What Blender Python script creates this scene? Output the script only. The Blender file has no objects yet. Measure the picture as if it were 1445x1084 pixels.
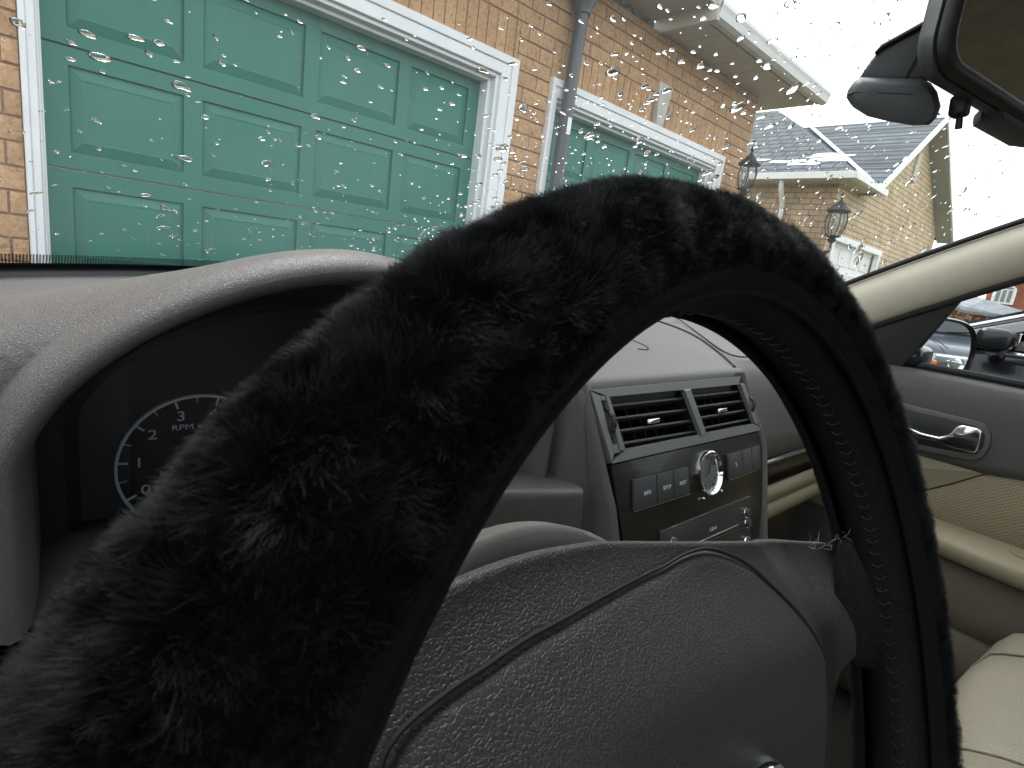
import bpy, bmesh, math, random
import numpy as np
from mathutils import Vector, Matrix
R = math.radians
random.seed(7); rng = np.random.default_rng(7)
S = bpy.context.scene
COL = S.collection

# ------------------------------------------------------------------ camera
F = 780.0                                        # focal length in photo pixels (1445 wide)
yaw, pit, rol = R(43.3), R(-12.5), R(7.75)
fw = np.array([math.sin(yaw)*math.cos(pit), math.cos(yaw)*math.cos(pit), math.sin(pit)])
rt = np.array([math.cos(yaw), -math.sin(yaw), 0.0]); up = np.cross(rt, fw)
c_, s_ = math.cos(rol), math.sin(rol)
rt, up = c_*rt + s_*up, -s_*rt + c_*up
cam = bpy.data.cameras.new("camera"); camo = bpy.data.objects.new("camera", cam); COL.objects.link(camo)
camo.matrix_world = Matrix(((rt[0], up[0], -fw[0], 0), (rt[1], up[1], -fw[1], 0), (rt[2], up[2], -fw[2], 0), (0, 0, 0, 1)))
cam.sensor_width = 36.0; cam.lens = 36.0*F/1445.0
cam.clip_start = 0.01; cam.clip_end = 2000
cam.dof.use_dof = True; cam.dof.focus_distance = 0.75; cam.dof.aperture_fstop = 56.0
S.camera = camo

# ------------------------------------------------------------------ sky and light
SUN_EL, SUN_AZ = R(58), R(20)
w = bpy.data.worlds.new("World"); S.world = w; w.use_nodes = True
nt = w.node_tree; nt.nodes.clear()
sky = nt.nodes.new('ShaderNodeTexSky'); sky.sky_type = 'NISHITA'; sky.sun_disc = False
sky.sun_elevation = SUN_EL; sky.sun_rotation = SUN_AZ; sky.air_density = 1.0; sky.dust_density = 4.0; sky.ozone_density = 1.0
hs = nt.nodes.new('ShaderNodeHueSaturation'); hs.inputs['Saturation'].default_value = 0.22; hs.inputs['Value'].default_value = 1.0
mx = nt.nodes.new('ShaderNodeMix'); mx.data_type = 'RGBA'; mx.inputs[0].default_value = 0.55
mx.inputs[7].default_value = (7.0, 7.25, 7.6, 1)  # even overcast cloud layer
bg = nt.nodes.new('ShaderNodeBackground'); bg.inputs['Strength'].default_value = 0.15
wo = nt.nodes.new('ShaderNodeOutputWorld')
nt.links.new(sky.outputs[0], hs.inputs['Color']); nt.links.new(hs.outputs[0], mx.inputs[6])
nt.links.new(mx.outputs[2], bg.inputs['Color']); nt.links.new(bg.outputs[0], wo.inputs['Surface'])
sun = bpy.data.lights.new("sun", 'SUN'); sun.energy = 0.8; sun.angle = R(25); sun.color = (1, .97, .93)
suno = bpy.data.objects.new("sun", sun); COL.objects.link(suno)
sd = Vector((math.sin(SUN_AZ)*math.cos(SUN_EL), math.cos(SUN_AZ)*math.cos(SUN_EL), math.sin(SUN_EL)))
suno.rotation_euler = sd.to_track_quat('Z', 'Y').to_euler()
S.view_settings.view_transform = 'Standard'; S.view_settings.look = 'None'
S.view_settings.exposure = 1.4; S.view_settings.gamma = 1
S.cycles.max_bounces = 8; S.cycles.transparent_max_bounces = 24; S.cycles.diffuse_bounces = 4
S.cycles.caustics_reflective = False; S.cycles.caustics_refractive = False
S.cycles.use_denoising = True

# ------------------------------------------------------------------ measuring helpers (photo pixel -> point on a known plane)
def ray(x, y): return rt*((x-722.5)/F) + up*(-(y-542)/F) + fw
def on(ax, v, x, y):
    d = ray(x, y); i = 'xyz'.index(ax); return Vector(d*(v/d[i]))
def on_plane(p0, n, x, y):
    d = Vector(ray(x, y)); return d*((p0.dot(n))/(d.dot(n)))

# ------------------------------------------------------------------ scene helpers
def tag(o, label=None, cat=None, group=None, kind=None):
    if label: o['label'] = label
    if cat: o['category'] = cat
    if group: o['group'] = group
    if kind: o['kind'] = kind
    return o
def empty(name, label, cat, loc=(0, 0, 0), mat=None, group=None):
    o = bpy.data.objects.new(name, None); COL.objects.link(o); o.empty_display_size = .05
    if mat is not None: o.matrix_world = mat
    else: o.location = loc
    return tag(o, label, cat, group)
def link(name, me, mat=None, parent=None, smooth=None, mat2=None):
    o = bpy.data.objects.new(name, me); COL.objects.link(o)
    if mat and not me.materials: me.materials.append(mat)
    if mat2: me.materials.append(mat2)
    if smooth: me.polygons.foreach_set('use_smooth', [True]*len(me.polygons))
    if parent is not None: o.parent = parent
    return o
def mk(name, verts, faces, mat, parent=None, smooth=False):
    me = bpy.data.meshes.new(name); me.from_pydata([tuple(v) for v in verts], [], faces); me.update()
    bm = bmesh.new(); bm.from_mesh(me); bmesh.ops.recalc_face_normals(bm, faces=bm.faces); bm.to_mesh(me); bm.free()
    return link(name, me, mat, parent, smooth)
def from_bm(name, bm, mat, parent=None, smooth=False):
    me = bpy.data.meshes.new(name); bmesh.ops.recalc_face_normals(bm, faces=bm.faces); bm.to_mesh(me); bm.free()
    o = link(name, me, mat, parent, smooth)
    if smooth == 'auto': me.set_sharp_from_angle(angle=R(38))
    return o
def bm_box(bm, c, s, M=None, bev=0, seg=2):
    r = bmesh.ops.create_cube(bm, size=1)
    vs = r['verts']
    for v in vs: v.co = Vector((v.co.x*s[0]+c[0], v.co.y*s[1]+c[1], v.co.z*s[2]+c[2]))
    if bev:
        es = list({e for v in vs for e in v.link_edges})
        rb = bmesh.ops.bevel(bm, geom=es, offset=bev, segments=seg, affect='EDGES', profile=.5)
        vs = list({v for f in rb['faces'] for v in f.verts} | {v for v in vs if v.is_valid})
        vs = list({v for vv in vs if vv.is_valid for f in vv.link_faces for v in f.verts})
    if M is not None:
        for v in vs: v.co = M @ v.co
    return vs
def box(name, c, s, mat, parent=None, bev=0, seg=2, M=None):
    bm = bmesh.new(); bm_box(bm, c, s, M, bev, seg)
    return from_bm(name, bm, mat, parent, 'auto' if bev else False)
def plate(name, pts, ext, mat, parent=None, bev=0, seg=2, smooth='auto'):
    """polygon pts (3d) extruded by vector ext"""
    bm = bmesh.new(); ext = Vector(ext); n = len(pts)
    a = [bm.verts.new(Vector(p)) for p in pts]; b = [bm.verts.new(Vector(p)+ext) for p in pts]
    f0 = bm.faces.new(a); bm.faces.new(b[::-1])
    for i in range(n): bm.faces.new((a[i], b[i], b[(i+1) % n], a[(i+1) % n]))
    bmesh.ops.recalc_face_normals(bm, faces=bm.faces)
    if bev:
        bmesh.ops.bevel(bm, geom=list(f0.edges), offset=bev, segments=seg, affect='EDGES', profile=.5)
    return from_bm(name, bm, mat, parent, smooth if bev or smooth != 'auto' else 'auto')
def sheet(name, P, mat, parent=None, thick=0, closed=False, smooth=True, off=1):
    n, m = len(P), len(P[0]); vs = [tuple(p) for row in P for p in row]; fs = []
    for i in range(n-1):
        for j in range(m if closed else m-1):
            fs.append((i*m+j, i*m+(j+1) % m, (i+1)*m+(j+1) % m, (i+1)*m+j))
    o = mk(name, vs, fs, mat, parent, smooth)
    if thick:
        md = o.modifiers.new('solid', 'SOLIDIFY'); md.thickness = thick; md.offset = off
    return o
def tube_bm(bm, path, rad, k=10, caps=True, flat=1.0):
    path = [Vector(p) for p in path]; n = len(path); rings = []
    prev = None
    for i, p in enumerate(path):
        t = (path[min(i+1, n-1)]-path[max(i-1, 0)]).normalized()
        if prev is None:
            u = t.cross(Vector((0, 0, 1)))
            if u.length < 1e-3: u = t.cross(Vector((1, 0, 0)))
        else: u = prev - t*prev.dot(t)
        u.normalize(); prev = u; v = t.cross(u)
        r = rad(i/(n-1)) if callable(rad) else rad
        rings.append([bm.verts.new(p + u*(r*math.cos(2*math.pi*j/k)) + v*(r*flat*math.sin(2*math.pi*j/k))) for j in range(k)])
    for i in range(n-1):
        for j in range(k): bm.faces.new((rings[i][j], rings[i][(j+1) % k], rings[i+1][(j+1) % k], rings[i+1][j]))
    if caps: bm.faces.new(rings[0]); bm.faces.new(rings[-1])
def tube(name, path, rad, mat, parent=None, k=10, flat=1.0):
    bm = bmesh.new(); tube_bm(bm, path, rad, k, True, flat); return from_bm(name, bm, mat, parent, 'auto')
def lathe(name, prof, mat, parent=None, k=32, M=None, a0=0, a1=2*math.pi):
    """profile (r, h) about local z"""
    full = abs(a1-a0-2*math.pi) < 1e-6; n = k if full else k+1
    P = [[Vector((r*math.cos(a0+(a1-a0)*j/k), r*math.sin(a0+(a1-a0)*j/k), h)) for j in range(n)] for r, h in prof]
    if M is not None: P = [[M @ p for p in row] for row in P]
    o = sheet(name, P, mat, parent, closed=full); o.data.set_sharp_from_angle(angle=R(35)); return o
def text(name, s, size, mat, parent, M, ext=.0001, align='CENTER', sx=1.0):
    cu = bpy.data.curves.new(name, 'FONT'); cu.body = s; cu.size = size; cu.extrude = ext
    cu.align_x = align; cu.align_y = 'CENTER'; cu.materials.append(mat)
    tmp = bpy.data.objects.new(name, cu); COL.objects.link(tmp)
    me = bpy.data.meshes.new_from_object(tmp.evaluated_get(bpy.context.evaluated_depsgraph_get())); bpy.data.objects.remove(tmp)
    o = bpy.data.objects.new(name, me); COL.objects.link(o); o.parent = parent
    o.matrix_local = M @ Matrix.Diagonal((sx, 1, 1, 1)); return o
def copy_tree(o, parent=None):
    c = o.copy(); COL.objects.link(c); c.parent = parent
    for ch in list(o.children): copy_tree(ch, c)
    return c
def catmull(pts, n):
    pts = [Vector(p) for p in pts]; out = []
    P = [pts[0]*2-pts[1]] + pts + [pts[-1]*2-pts[-2]]; m = len(pts)-1
    for i in range(n):
        t = i/(n-1)*m; k = min(int(t), m-1); t -= k; a, b, c, d = P[k:k+4]
        out.append(.5*((2*b) + (c-a)*t + (2*a-5*b+4*c-d)*t*t + (3*b-a-3*c+d)*t*t*t))
    return out
def sm(a, b, x): t = min(1, max(0, (x-a)/(b-a))); return t*t*(3-2*t)

# ------------------------------------------------------------------ materials
def newmat(name):
    m = bpy.data.materials.new(name); m.use_nodes = True; t = m.node_tree
    return m, t, t.nodes['Principled BSDF'], t.nodes, t.links
def col4(c): return (c[0], c[1], c[2], 1)
def plain(name, col, rough=.5, metal=0, spec=.5, nscale=40, var=.12, bump=0, bscale=None, rnd=0, coat=0):
    m, t, b, N, L = newmat(name)
    tc = N.new('ShaderNodeTexCoord'); no = N.new('ShaderNodeTexNoise'); no.inputs['Scale'].default_value = nscale
    no.inputs['Detail'].default_value = 6; L.new(tc.outputs['Object'], no.inputs['Vector'])
    cr = N.new('ShaderNodeMapRange'); cr.inputs[1].default_value = .3; cr.inputs[2].default_value = .7
    cr.inputs[3].default_value = 1-var; cr.inputs[4].default_value = 1+var; L.new(no.outputs[0], cr.inputs[0])
    val = cr.outputs[0]
    if rnd:
        oi = N.new('ShaderNodeObjectInfo'); r = N.new('ShaderNodeMapRange'); r.inputs[3].default_value = 1-rnd; r.inputs[4].default_value = 1+rnd
        L.new(oi.outputs['Random'], r.inputs[0]); mu = N.new('ShaderNodeMath'); mu.operation = 'MULTIPLY'
        L.new(val, mu.inputs[0]); L.new(r.outputs[0], mu.inputs[1]); val = mu.outputs[0]
    vm = N.new('ShaderNodeVectorMath'); vm.operation = 'SCALE'; vm.inputs[0].default_value = col[:3]; L.new(val, vm.inputs['Scale'])
    L.new(vm.outputs[0], b.inputs['Base Color'])
    b.inputs['Roughness'].default_value = rough; b.inputs['Metallic'].default_value = metal; b.inputs['Specular IOR Level'].default_value = spec
    if coat: b.inputs['Coat Weight'].default_value = coat; b.inputs['Coat Roughness'].default_value = .05
    if bump:
        n2 = N.new('ShaderNodeTexNoise'); n2.inputs['Scale'].default_value = bscale or nscale*8; n2.inputs['Detail'].default_value = 4
        L.new(tc.outputs['Object'], n2.inputs['Vector']); bu = N.new('ShaderNodeBump'); bu.inputs['Distance'].default_value = bump
        L.new(n2.outputs[0], bu.inputs['Height']); L.new(bu.outputs[0], b.inputs['Normal'])
    return m
def leather(name, col, rough=.5, scale=420, dist=.0006, var=.08, spec=.4, dust=0.0):
    m, t, b, N, L = newmat(name)
    tc = N.new('ShaderNodeTexCoord')
    wn = N.new('ShaderNodeTexNoise'); wn.inputs['Scale'].default_value = scale*.6; L.new(tc.outputs['Object'], wn.inputs['Vector'])
    mxv = N.new('ShaderNodeMix'); mxv.data_type = 'VECTOR'; mxv.inputs[0].default_value = .0012
    L.new(tc.outputs['Object'], mxv.inputs[4]); L.new(wn.outputs['Color'], mxv.inputs[5])
    vo = N.new('ShaderNodeTexVoronoi'); vo.feature = 'DISTANCE_TO_EDGE'; vo.inputs['Scale'].default_value = scale
    L.new(mxv.outputs[1], vo.inputs['Vector'])
    mr = N.new('ShaderNodeMapRange'); mr.inputs[1].default_value = 0; mr.inputs[2].default_value = .20; mr.interpolation_type = 'SMOOTHSTEP'
    L.new(vo.outputs['Distance'], mr.inputs[0])
    ln = N.new('ShaderNodeTexNoise'); ln.inputs['Scale'].default_value = 9; L.new(tc.outputs['Object'], ln.inputs['Vector'])
    r2 = N.new('ShaderNodeMapRange'); r2.inputs[1].default_value = .3; r2.inputs[2].default_value = .7; r2.inputs[3].default_value = 1-var; r2.inputs[4].default_value = 1+var
    L.new(ln.outputs[0], r2.inputs[0])
    vm = N.new('ShaderNodeVectorMath'); vm.operation = 'SCALE'; vm.inputs[0].default_value = col[:3]; L.new(r2.outputs[0], vm.inputs['Scale'])
    fin = vm.outputs[0]
    sp = N.new('ShaderNodeTexVoronoi'); sp.inputs['Scale'].default_value = 260; L.new(tc.outputs['Object'], sp.inputs['Vector'])
    lt = N.new('ShaderNodeMath'); lt.operation = 'LESS_THAN'; lt.inputs[1].default_value = .045+dust*.06; L.new(sp.outputs['Distance'], lt.inputs[0])
    dm = N.new('ShaderNodeMath'); dm.operation = 'MULTIPLY'; dm.inputs[1].default_value = .35; L.new(lt.outputs[0], dm.inputs[0])
    mc = N.new('ShaderNodeMix'); mc.data_type = 'RGBA'; mc.inputs[7].default_value = (.3, .29, .27, 1)
    L.new(dm.outputs[0], mc.inputs[0]); L.new(fin, mc.inputs[6]); L.new(mc.outputs[2], b.inputs['Base Color'])
    bu = N.new('ShaderNodeBump'); bu.inputs['Distance'].default_value = dist; bu.inputs['Strength'].default_value = 1
    L.new(mr.outputs[0], bu.inputs['Height']); L.new(bu.outputs[0], b.inputs['Normal'])
    b.inputs['Roughness'].default_value = rough; b.inputs['Specular IOR Level'].default_value = spec
    return m
def thin_glass(name, tint=(.93, .97, .95), refl=1.0, rough=0.0):
    m = bpy.data.materials.new(name); m.use_nodes = True; t = m.node_tree; N, L = t.nodes, t.links; N.clear()
    out = N.new('ShaderNodeOutputMaterial'); tr = N.new('ShaderNodeBsdfTransparent'); tr.inputs[0].default_value = col4(tint)
    gl = N.new('ShaderNodeBsdfGlossy'); gl.inputs['Roughness'].default_value = rough
    ge = N.new('ShaderNodeNewGeometry'); dp = N.new('ShaderNodeVectorMath'); dp.operation = 'DOT_PRODUCT'; L.new(ge.outputs['Incoming'], dp.inputs[0]); L.new(ge.outputs['Normal'], dp.inputs[1])
    ab = N.new('ShaderNodeMath'); ab.operation = 'ABSOLUTE'; L.new(dp.outputs['Value'], ab.inputs[0])
    om = N.new('ShaderNodeMath'); om.operation = 'SUBTRACT'; om.inputs[0].default_value = 1; L.new(ab.outputs[0], om.inputs[1])
    pw = N.new('ShaderNodeMath'); pw.operation = 'POWER'; pw.inputs[1].default_value = 5; L.new(om.outputs[0], pw.inputs[0])
    fr = N.new('ShaderNodeMath'); fr.operation = 'MULTIPLY_ADD'; fr.inputs[1].default_value = .93; fr.inputs[2].default_value = .06; L.new(pw.outputs[0], fr.inputs[0])
    mu = N.new('ShaderNodeMath'); mu.operation = 'MULTIPLY'; mu.inputs[1].default_value = refl
    ms = N.new('ShaderNodeMixShader'); L.new(fr.outputs[0], mu.inputs[0]); L.new(mu.outputs[0], ms.inputs[0])
    L.new(tr.outputs[0], ms.inputs[1]); L.new(gl.outputs[0], ms.inputs[2]); L.new(ms.outputs[0], out.inputs[0]); return m
def water(name):
    m, t, b, N, L = newmat(name)
    b.inputs['Base Color'].default_value = (1, 1, 1, 1); b.inputs['Roughness'].default_value = 0; b.inputs['IOR'].default_value = 1.333
    b.inputs['Transmission Weight'].default_value = 1; return m
def wood(name):
    m, t, b, N, L = newmat(name)
    tc = N.new('ShaderNodeTexCoord'); mp = N.new('ShaderNodeMapping'); mp.inputs['Scale'].default_value = (14, 260, 260); mp.inputs['Rotation'].default_value = (0, 0, R(4))
    L.new(tc.outputs['Object'], mp.inputs[0]); no = N.new('ShaderNodeTexNoise'); no.inputs['Scale'].default_value = 1.5; no.inputs['Detail'].default_value = 8
    no.inputs['Distortion'].default_value = .6
    L.new(mp.outputs[0], no.inputs['Vector']); cr = N.new('ShaderNodeValToRGB'); cr.color_ramp.elements[0].position = .38; cr.color_ramp.elements[1].position = .7
    cr.color_ramp.elements[0].color = (.006, .005, .004, 1); cr.color_ramp.elements[1].color = (.026, .020, .017, 1)
    L.new(no.outputs[0], cr.inputs[0]); L.new(cr.outputs[0], b.inputs['Base Color']); b.inputs['Roughness'].default_value = .3; b.inputs['Specular IOR Level'].default_value = .35
    b.inputs['Coat Weight'].default_value = .12; b.inputs['Coat Roughness'].default_value = .04; return m
def brickmat(name, c1, c2, rnd=.13, speck=.5):
    m, t, b, N, L = newmat(name)
    tc = N.new('ShaderNodeTexCoord'); geo = N.new('ShaderNodeNewGeometry')
    no = N.new('ShaderNodeTexNoise'); no.inputs['Scale'].default_value = 22; no.inputs['Detail'].default_value = 8; no.inputs['Roughness'].default_value = .72; no.inputs['Distortion'].default_value = 1.5
    L.new(geo.outputs['Position'], no.inputs['Vector'])
    cr = N.new('ShaderNodeValToRGB'); e = cr.color_ramp.elements; e[0].position = .36; e[0].color = col4([x*speck for x in c2]); e[1].position = .62; e[1].color = col4(c1)
    k = e.new(.46); k.color = col4(c2); L.new(no.outputs[0], cr.inputs[0])
    oi = N.new('ShaderNodeObjectInfo'); r = N.new('ShaderNodeMapRange'); r.inputs[3].default_value = 1-rnd; r.inputs[4].default_value = 1+rnd; L.new(oi.outputs['Random'], r.inputs[0])
    vm = N.new('ShaderNodeVectorMath'); vm.operation = 'SCALE'; L.new(cr.outputs[0], vm.inputs[0]); L.new(r.outputs[0], vm.inputs['Scale'])
    L.new(vm.outputs[0], b.inputs['Base Color']); b.inputs['Roughness'].default_value = .9
    n2 = N.new('ShaderNodeTexNoise'); n2.inputs['Scale'].default_value = 45; n2.inputs['Detail'].default_value = 6; L.new(geo.outputs['Position'], n2.inputs['Vector'])
    bu = N.new('ShaderNodeBump'); bu.inputs['Distance'].default_value = .006; bu.inputs['Strength'].default_value = .8; L.new(n2.outputs[0], bu.inputs['Height']); L.new(bu.outputs[0], b.inputs['Normal'])
    return m
def courses(name, c1, c2, mortar, bw, bh, ms=.008, axis='x', rough=.9, off=.5, bump=.006):
    """distant brick or shingle courses; texture plane is (axis, z)"""
    m, t, b, N, L = newmat(name)
    geo = N.new('ShaderNodeNewGeometry'); sp = N.new('ShaderNodeSeparateXYZ'); L.new(geo.outputs['Position'], sp.inputs[0])
    cb = N.new('ShaderNodeCombineXYZ'); L.new(sp.outputs[{'x': 0, 'y': 1}[axis]], cb.inputs[0]); L.new(sp.outputs[2], cb.inputs[1])
    br = N.new('ShaderNodeTexBrick'); br.inputs['Scale'].default_value = 1; br.inputs['Brick Width'].default_value = bw; br.inputs['Row Height'].default_value = bh
    br.inputs['Mortar Size'].default_value = ms; br.offset = off
    br.inputs['Color1'].default_value = col4(c1); br.inputs['Color2'].default_value = col4(c2); br.inputs['Mortar'].default_value = col4(mortar)
    L.new(cb.outputs[0], br.inputs['Vector'])
    no = N.new('ShaderNodeTexNoise'); no.inputs['Scale'].default_value = 3; no.inputs['Detail'].default_value = 6; L.new(geo.outputs['Position'], no.inputs['Vector'])
    r = N.new('ShaderNodeMapRange'); r.inputs[1].default_value = .3; r.inputs[2].default_value = .7; r.inputs[3].default_value = .8; r.inputs[4].default_value = 1.2; L.new(no.outputs[0], r.inputs[0])
    vm = N.new('ShaderNodeVectorMath'); vm.operation = 'SCALE'; L.new(br.outputs['Color'], vm.inputs[0]); L.new(r.outputs[0], vm.inputs['Scale'])
    L.new(vm.outputs[0], b.inputs['Base Color']); b.inputs['Roughness'].default_value = rough
    bu = N.new('ShaderNodeBump'); bu.inputs['Distance'].default_value = bump; bu.invert = True; L.new(br.outputs['Fac'], bu.inputs['Height']); L.new(bu.outputs[0], b.inputs['Normal'])
    return m

M_dash = leather('dash_leather', (.132, .122, .119), .40, 820, .00026, dust=1)
M_dashsm = plain('dash_smooth', (.095, .091, .088), .45, bump=.0001, bscale=900)
M_hub = leather('hub_leather', (.052, .051, .050), .43, 760, .0002, spec=.38)
M_door = leather('door_grey_grain', (.098, .094, .094), .5, 520, .0003)
M_black = plain('black_plastic', (.012, .012, .013), .5, bump=.00005, bscale=1500)
M_blackrub = plain('black_rubber', (.01, .01, .01), .7)
M_dkgrey = plain('dark_grey_plastic', (.05, .052, .056), .5, bump=.0002, bscale=1400)
M_vent = plain('vent_grey_metallic_paint', (.25, .25, .25), .42, metal=.25, var=.04)
M_chrome = plain('chrome', (.85, .86, .88), .1, metal=1, var=.03)
M_wood = wood('dark_wood')
M_leather = leather('black_rim_leather', (.007, .0065, .0065), .5, 900, .00018, spec=.3)
M_thread = plain('thread', (.035, .024, .022), .7)
M_lining = plain('cover_lining', (.006, .006, .007), .85, bump=.0004, bscale=900, spec=.2)
M_cream = plain('cream_trim', (.58, .545, .44), .75, var=.02, bump=.00012, bscale=1400, spec=.3)
M_head = plain('headliner_fabric', (.46, .42, .34), .95, bump=.0003, bscale=1200, spec=.1)
M_beige = leather('beige_vinyl', (.31, .275, .185), .5, 500, .0002, var=.04)
M_brown = leather('brown_vinyl', (.18, .15, .11), .6, 500, .0003)
M_carpet = plain('brown_carpet', (.05, .042, .034), .95, bump=.001, bscale=500)
M_seat = leather('beige_seat_leather', (.20, .18, .135), .5, 330, .0003, var=.06)
M_mirror = plain('mirror_silver', (.86, .89, .9), .01, metal=1, var=.0)
M_rvmirror = plain('rear_mirror_silver', (.78, .78, .76), .02, metal=1, var=.0)
M_glass = thin_glass('windshield_glass', (.93, .965, .955), .8)
def add_film(m, amt, scale):                              # faint dirt film on the outer face of the glass
    N, L = m.node_tree.nodes, m.node_tree.links; out = [n for n in N if n.type == 'OUTPUT_MATERIAL'][0]; src = out.inputs[0].links[0].from_socket
    tl_ = N.new('ShaderNodeBsdfTranslucent'); tl_.inputs[0].default_value = (1, 1, 1, 1); ms = N.new('ShaderNodeMixShader')
    tc = N.new('ShaderNodeTexCoord'); no = N.new('ShaderNodeTexNoise'); no.inputs['Scale'].default_value = scale; no.inputs['Detail'].default_value = 5; L.new(tc.outputs['Object'], no.inputs['Vector'])
    mr = N.new('ShaderNodeMapRange'); mr.inputs[1].default_value = .3; mr.inputs[2].default_value = .7; mr.inputs[3].default_value = amt*.7; mr.inputs[4].default_value = amt*1.3; L.new(no.outputs[0], mr.inputs[0])
    L.new(mr.outputs[0], ms.inputs[0]); L.new(src, ms.inputs[1]); L.new(tl_.outputs[0], ms.inputs[2]); L.new(ms.outputs[0], out.inputs[0])
add_film(M_glass, .012, 5)
M_winglass = thin_glass('door_glass', (.93, .95, .94), .6)
M_lens = thin_glass('smoked_lens', (.8, .8, .82), .35, .3)
M_water = water('rain_water')
M_print = plain('white_print', (.75, .82, .9), .6, var=0)
M_printred = plain('red_print', (.35, .02, .02), .6, var=0)
M_mark = plain('dial_print', (.85, .9, .95), .6, var=0)
M_white = plain('white_trim_paint', (.80, .81, .82), .5, nscale=6, var=.04, bump=.0004, bscale=60)
M_soffit2 = plain('soffit_grey', (.30, .32, .31), .6, nscale=4, var=.05)
M_soffit = plain('soffit_cream', (.52, .49, .42), .6, nscale=4, var=.05)
M_gutter = plain('gutter_white', (.72, .72, .69), .35, nscale=5, var=.05)
M_green = plain('green_door_paint', (.012, .165, .12), .5, nscale=5, var=.06, bump=.0006, bscale=220)
M_pipe = plain('grey_downspout', (.065, .078, .09), .38, nscale=4, var=.12)
M_mortar = plain('mortar', (.30, .21, .14), .95, nscale=60, var=.2)
M_brick = brickmat('tan_brick', (.58, .36, .195), (.48, .285, .145), .09, .62)
M_stone = plain('keystone', (.55, .53, .48), .85, nscale=20, var=.12, bump=.002, bscale=60)
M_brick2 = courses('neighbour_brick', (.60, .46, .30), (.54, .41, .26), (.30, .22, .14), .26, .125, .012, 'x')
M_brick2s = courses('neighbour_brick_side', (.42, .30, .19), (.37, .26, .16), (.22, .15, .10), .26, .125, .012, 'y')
M_shing = courses('grey_shingles', (.075, .092, .10), (.11, .13, .145), (.03, .037, .043), .32, .15, .02, 'x', bump=.02)
M_shings = courses('grey_shingles_side', (.075, .092, .10), (.11, .13, .145), (.03, .037, .043), .32, .15, .02, 'y', bump=.02)
M_redbrick = courses('red_brick', (.36, .12, .075), (.30, .09, .055), (.25, .12, .09), .25, .085, .01, 'y')
M_iron = plain('black_iron', (.02, .022, .024), .5)
M_lampglass = thin_glass('lantern_glass', (.8, .82, .8), 1.0, .15)
M_carblack = plain('black_car_paint', (.014, .015, .019), .28, coat=.35, spec=.3, var=.02, nscale=3)
M_carblue = plain('blue_truck_paint', (.03, .038, .058), .3, metal=.2, coat=.6, var=.04, nscale=3)
M_pane = plain('pale_window_pane', (.22, .25, .26), .15, spec=.6, var=.1, nscale=2)
M_tyre = plain('tyre', (.015, .015, .015), .85)
M_alloy = plain('alloy', (.5, .5, .52), .3, metal=1)
M_carglass = plain('dark_car_glass', (.02, .025, .027), .08, spec=.35, var=0)
M_amber = plain('amber_lens', (.45, .10, .02), .2, var=0)
M_asphalt = plain('asphalt', (.06, .062, .065), .6, nscale=60, var=.25, bump=.004, bscale=120)
M_grass = plain('winter_grass', (.12, .12, .05), .95, nscale=3, var=.3, bump=.02, bscale=40)
M_hedge = plain('hedge_leaf', (.20, .13, .06), .8, nscale=30, var=.4)

# ------------------------------------------------------------------ the ground
G = -0.95
g = sheet('ground', [[(x, y, G-.01) for x in (-300, 300)] for y in (-300, 300)], M_grass, smooth=False); tag(g, kind='structure')
g = plate('driveway', [(-3, -9, G-.006), (9.5, -9, G-.006), (9.5, 3.38, G-.006), (-3, 3.38, G-.006)], (0, 0, -.2), M_asphalt); tag(g, kind='structure')

# ================================================================== THE HOUSE WITH THE GREEN DOORS
D = 3.40
house = empty('brick_house', 'orange tan brick house straight ahead with two green garage doors and a grey downspout', 'house', (3, D, G))
def hl(o): o.parent = house; o.matrix_parent_inverse = Matrix.Translation((-3, -D, -G)); return o
openings = [(.165, 2.62, G, 1.22), (3.28, 5.71, G, 1.22)]
TW = .10
trims = [(.165-.075, 2.62+.205, 1.40), (3.28-.1, 5.71+.185, 1.40)]
XL, XR, ZT = -2.2, 6.42, 2.14
# backing wall
bm = bmesh.new()
def wb(x0, x1, z0, z1): bm_box(bm, ((x0+x1)/2, D+.145, (z0+z1)/2), (x1-x0, .26, z1-z0))
wb(XL, .10, G, ZT); wb(2.80, 3.19, G, ZT); wb(5.88, XR-.01, G, ZT); wb(.10, 2.80, 1.39, ZT); wb(3.19, 5.88, 1.39, ZT)
bm_box(bm, (XR-.14, D+3.3, (G+ZT)/2), (.26, 6.0, ZT-G))
hl(from_bm('wall', bm, M_mortar))
# bricks
def brick_mesh(seed):
    rr = random.Random(seed); bm = bmesh.new(); vs = []
    for (x, z) in ((-.5, -.5), (.5, -.5), (.5, .5), (-.5, .5)):
        vs.append([bm.verts.new((x, .5, z)), bm.verts.new((x, -.2+rr.uniform(-.08, .08), z)), bm.verts.new((x*(.975), -.5+rr.uniform(-.1, .1), z*(.93)))])
    for i in range(4):
        j = (i+1) % 4
        for k in (0, 1): bm.faces.new((vs[i][k], vs[j][k], vs[j][k+1], vs[i][k+1]))
    ctr = bm.verts.new((rr.uniform(-.2, .2), -.5+rr.uniform(-.25, .05), rr.uniform(-.2, .2)))
    for i in range(4): bm.faces.new((vs[i][2], vs[(i+1) % 4][2], ctr))
    bmesh.ops.recalc_face_normals(bm, faces=bm.faces)
    me = bpy.data.meshes.new('brick'); bm.to_mesh(me); bm.free(); me.materials.append(M_brick); return me
BM = [brick_mesh(i) for i in range(6)]
bricks = []
CH, BLn, J = .1035, .262, .007
ZS = 1.665                                             # top of the soldier course
def blocked(x0, x1, z0, z1):
    for (a, b, zt) in trims:
        if x1 > a+.002 and x0 < b-.002 and z0 < ZS-.01:
            if z1 > zt: return (a, b)
            return (a, b)
    return None
row = 0; z = ZS
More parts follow.
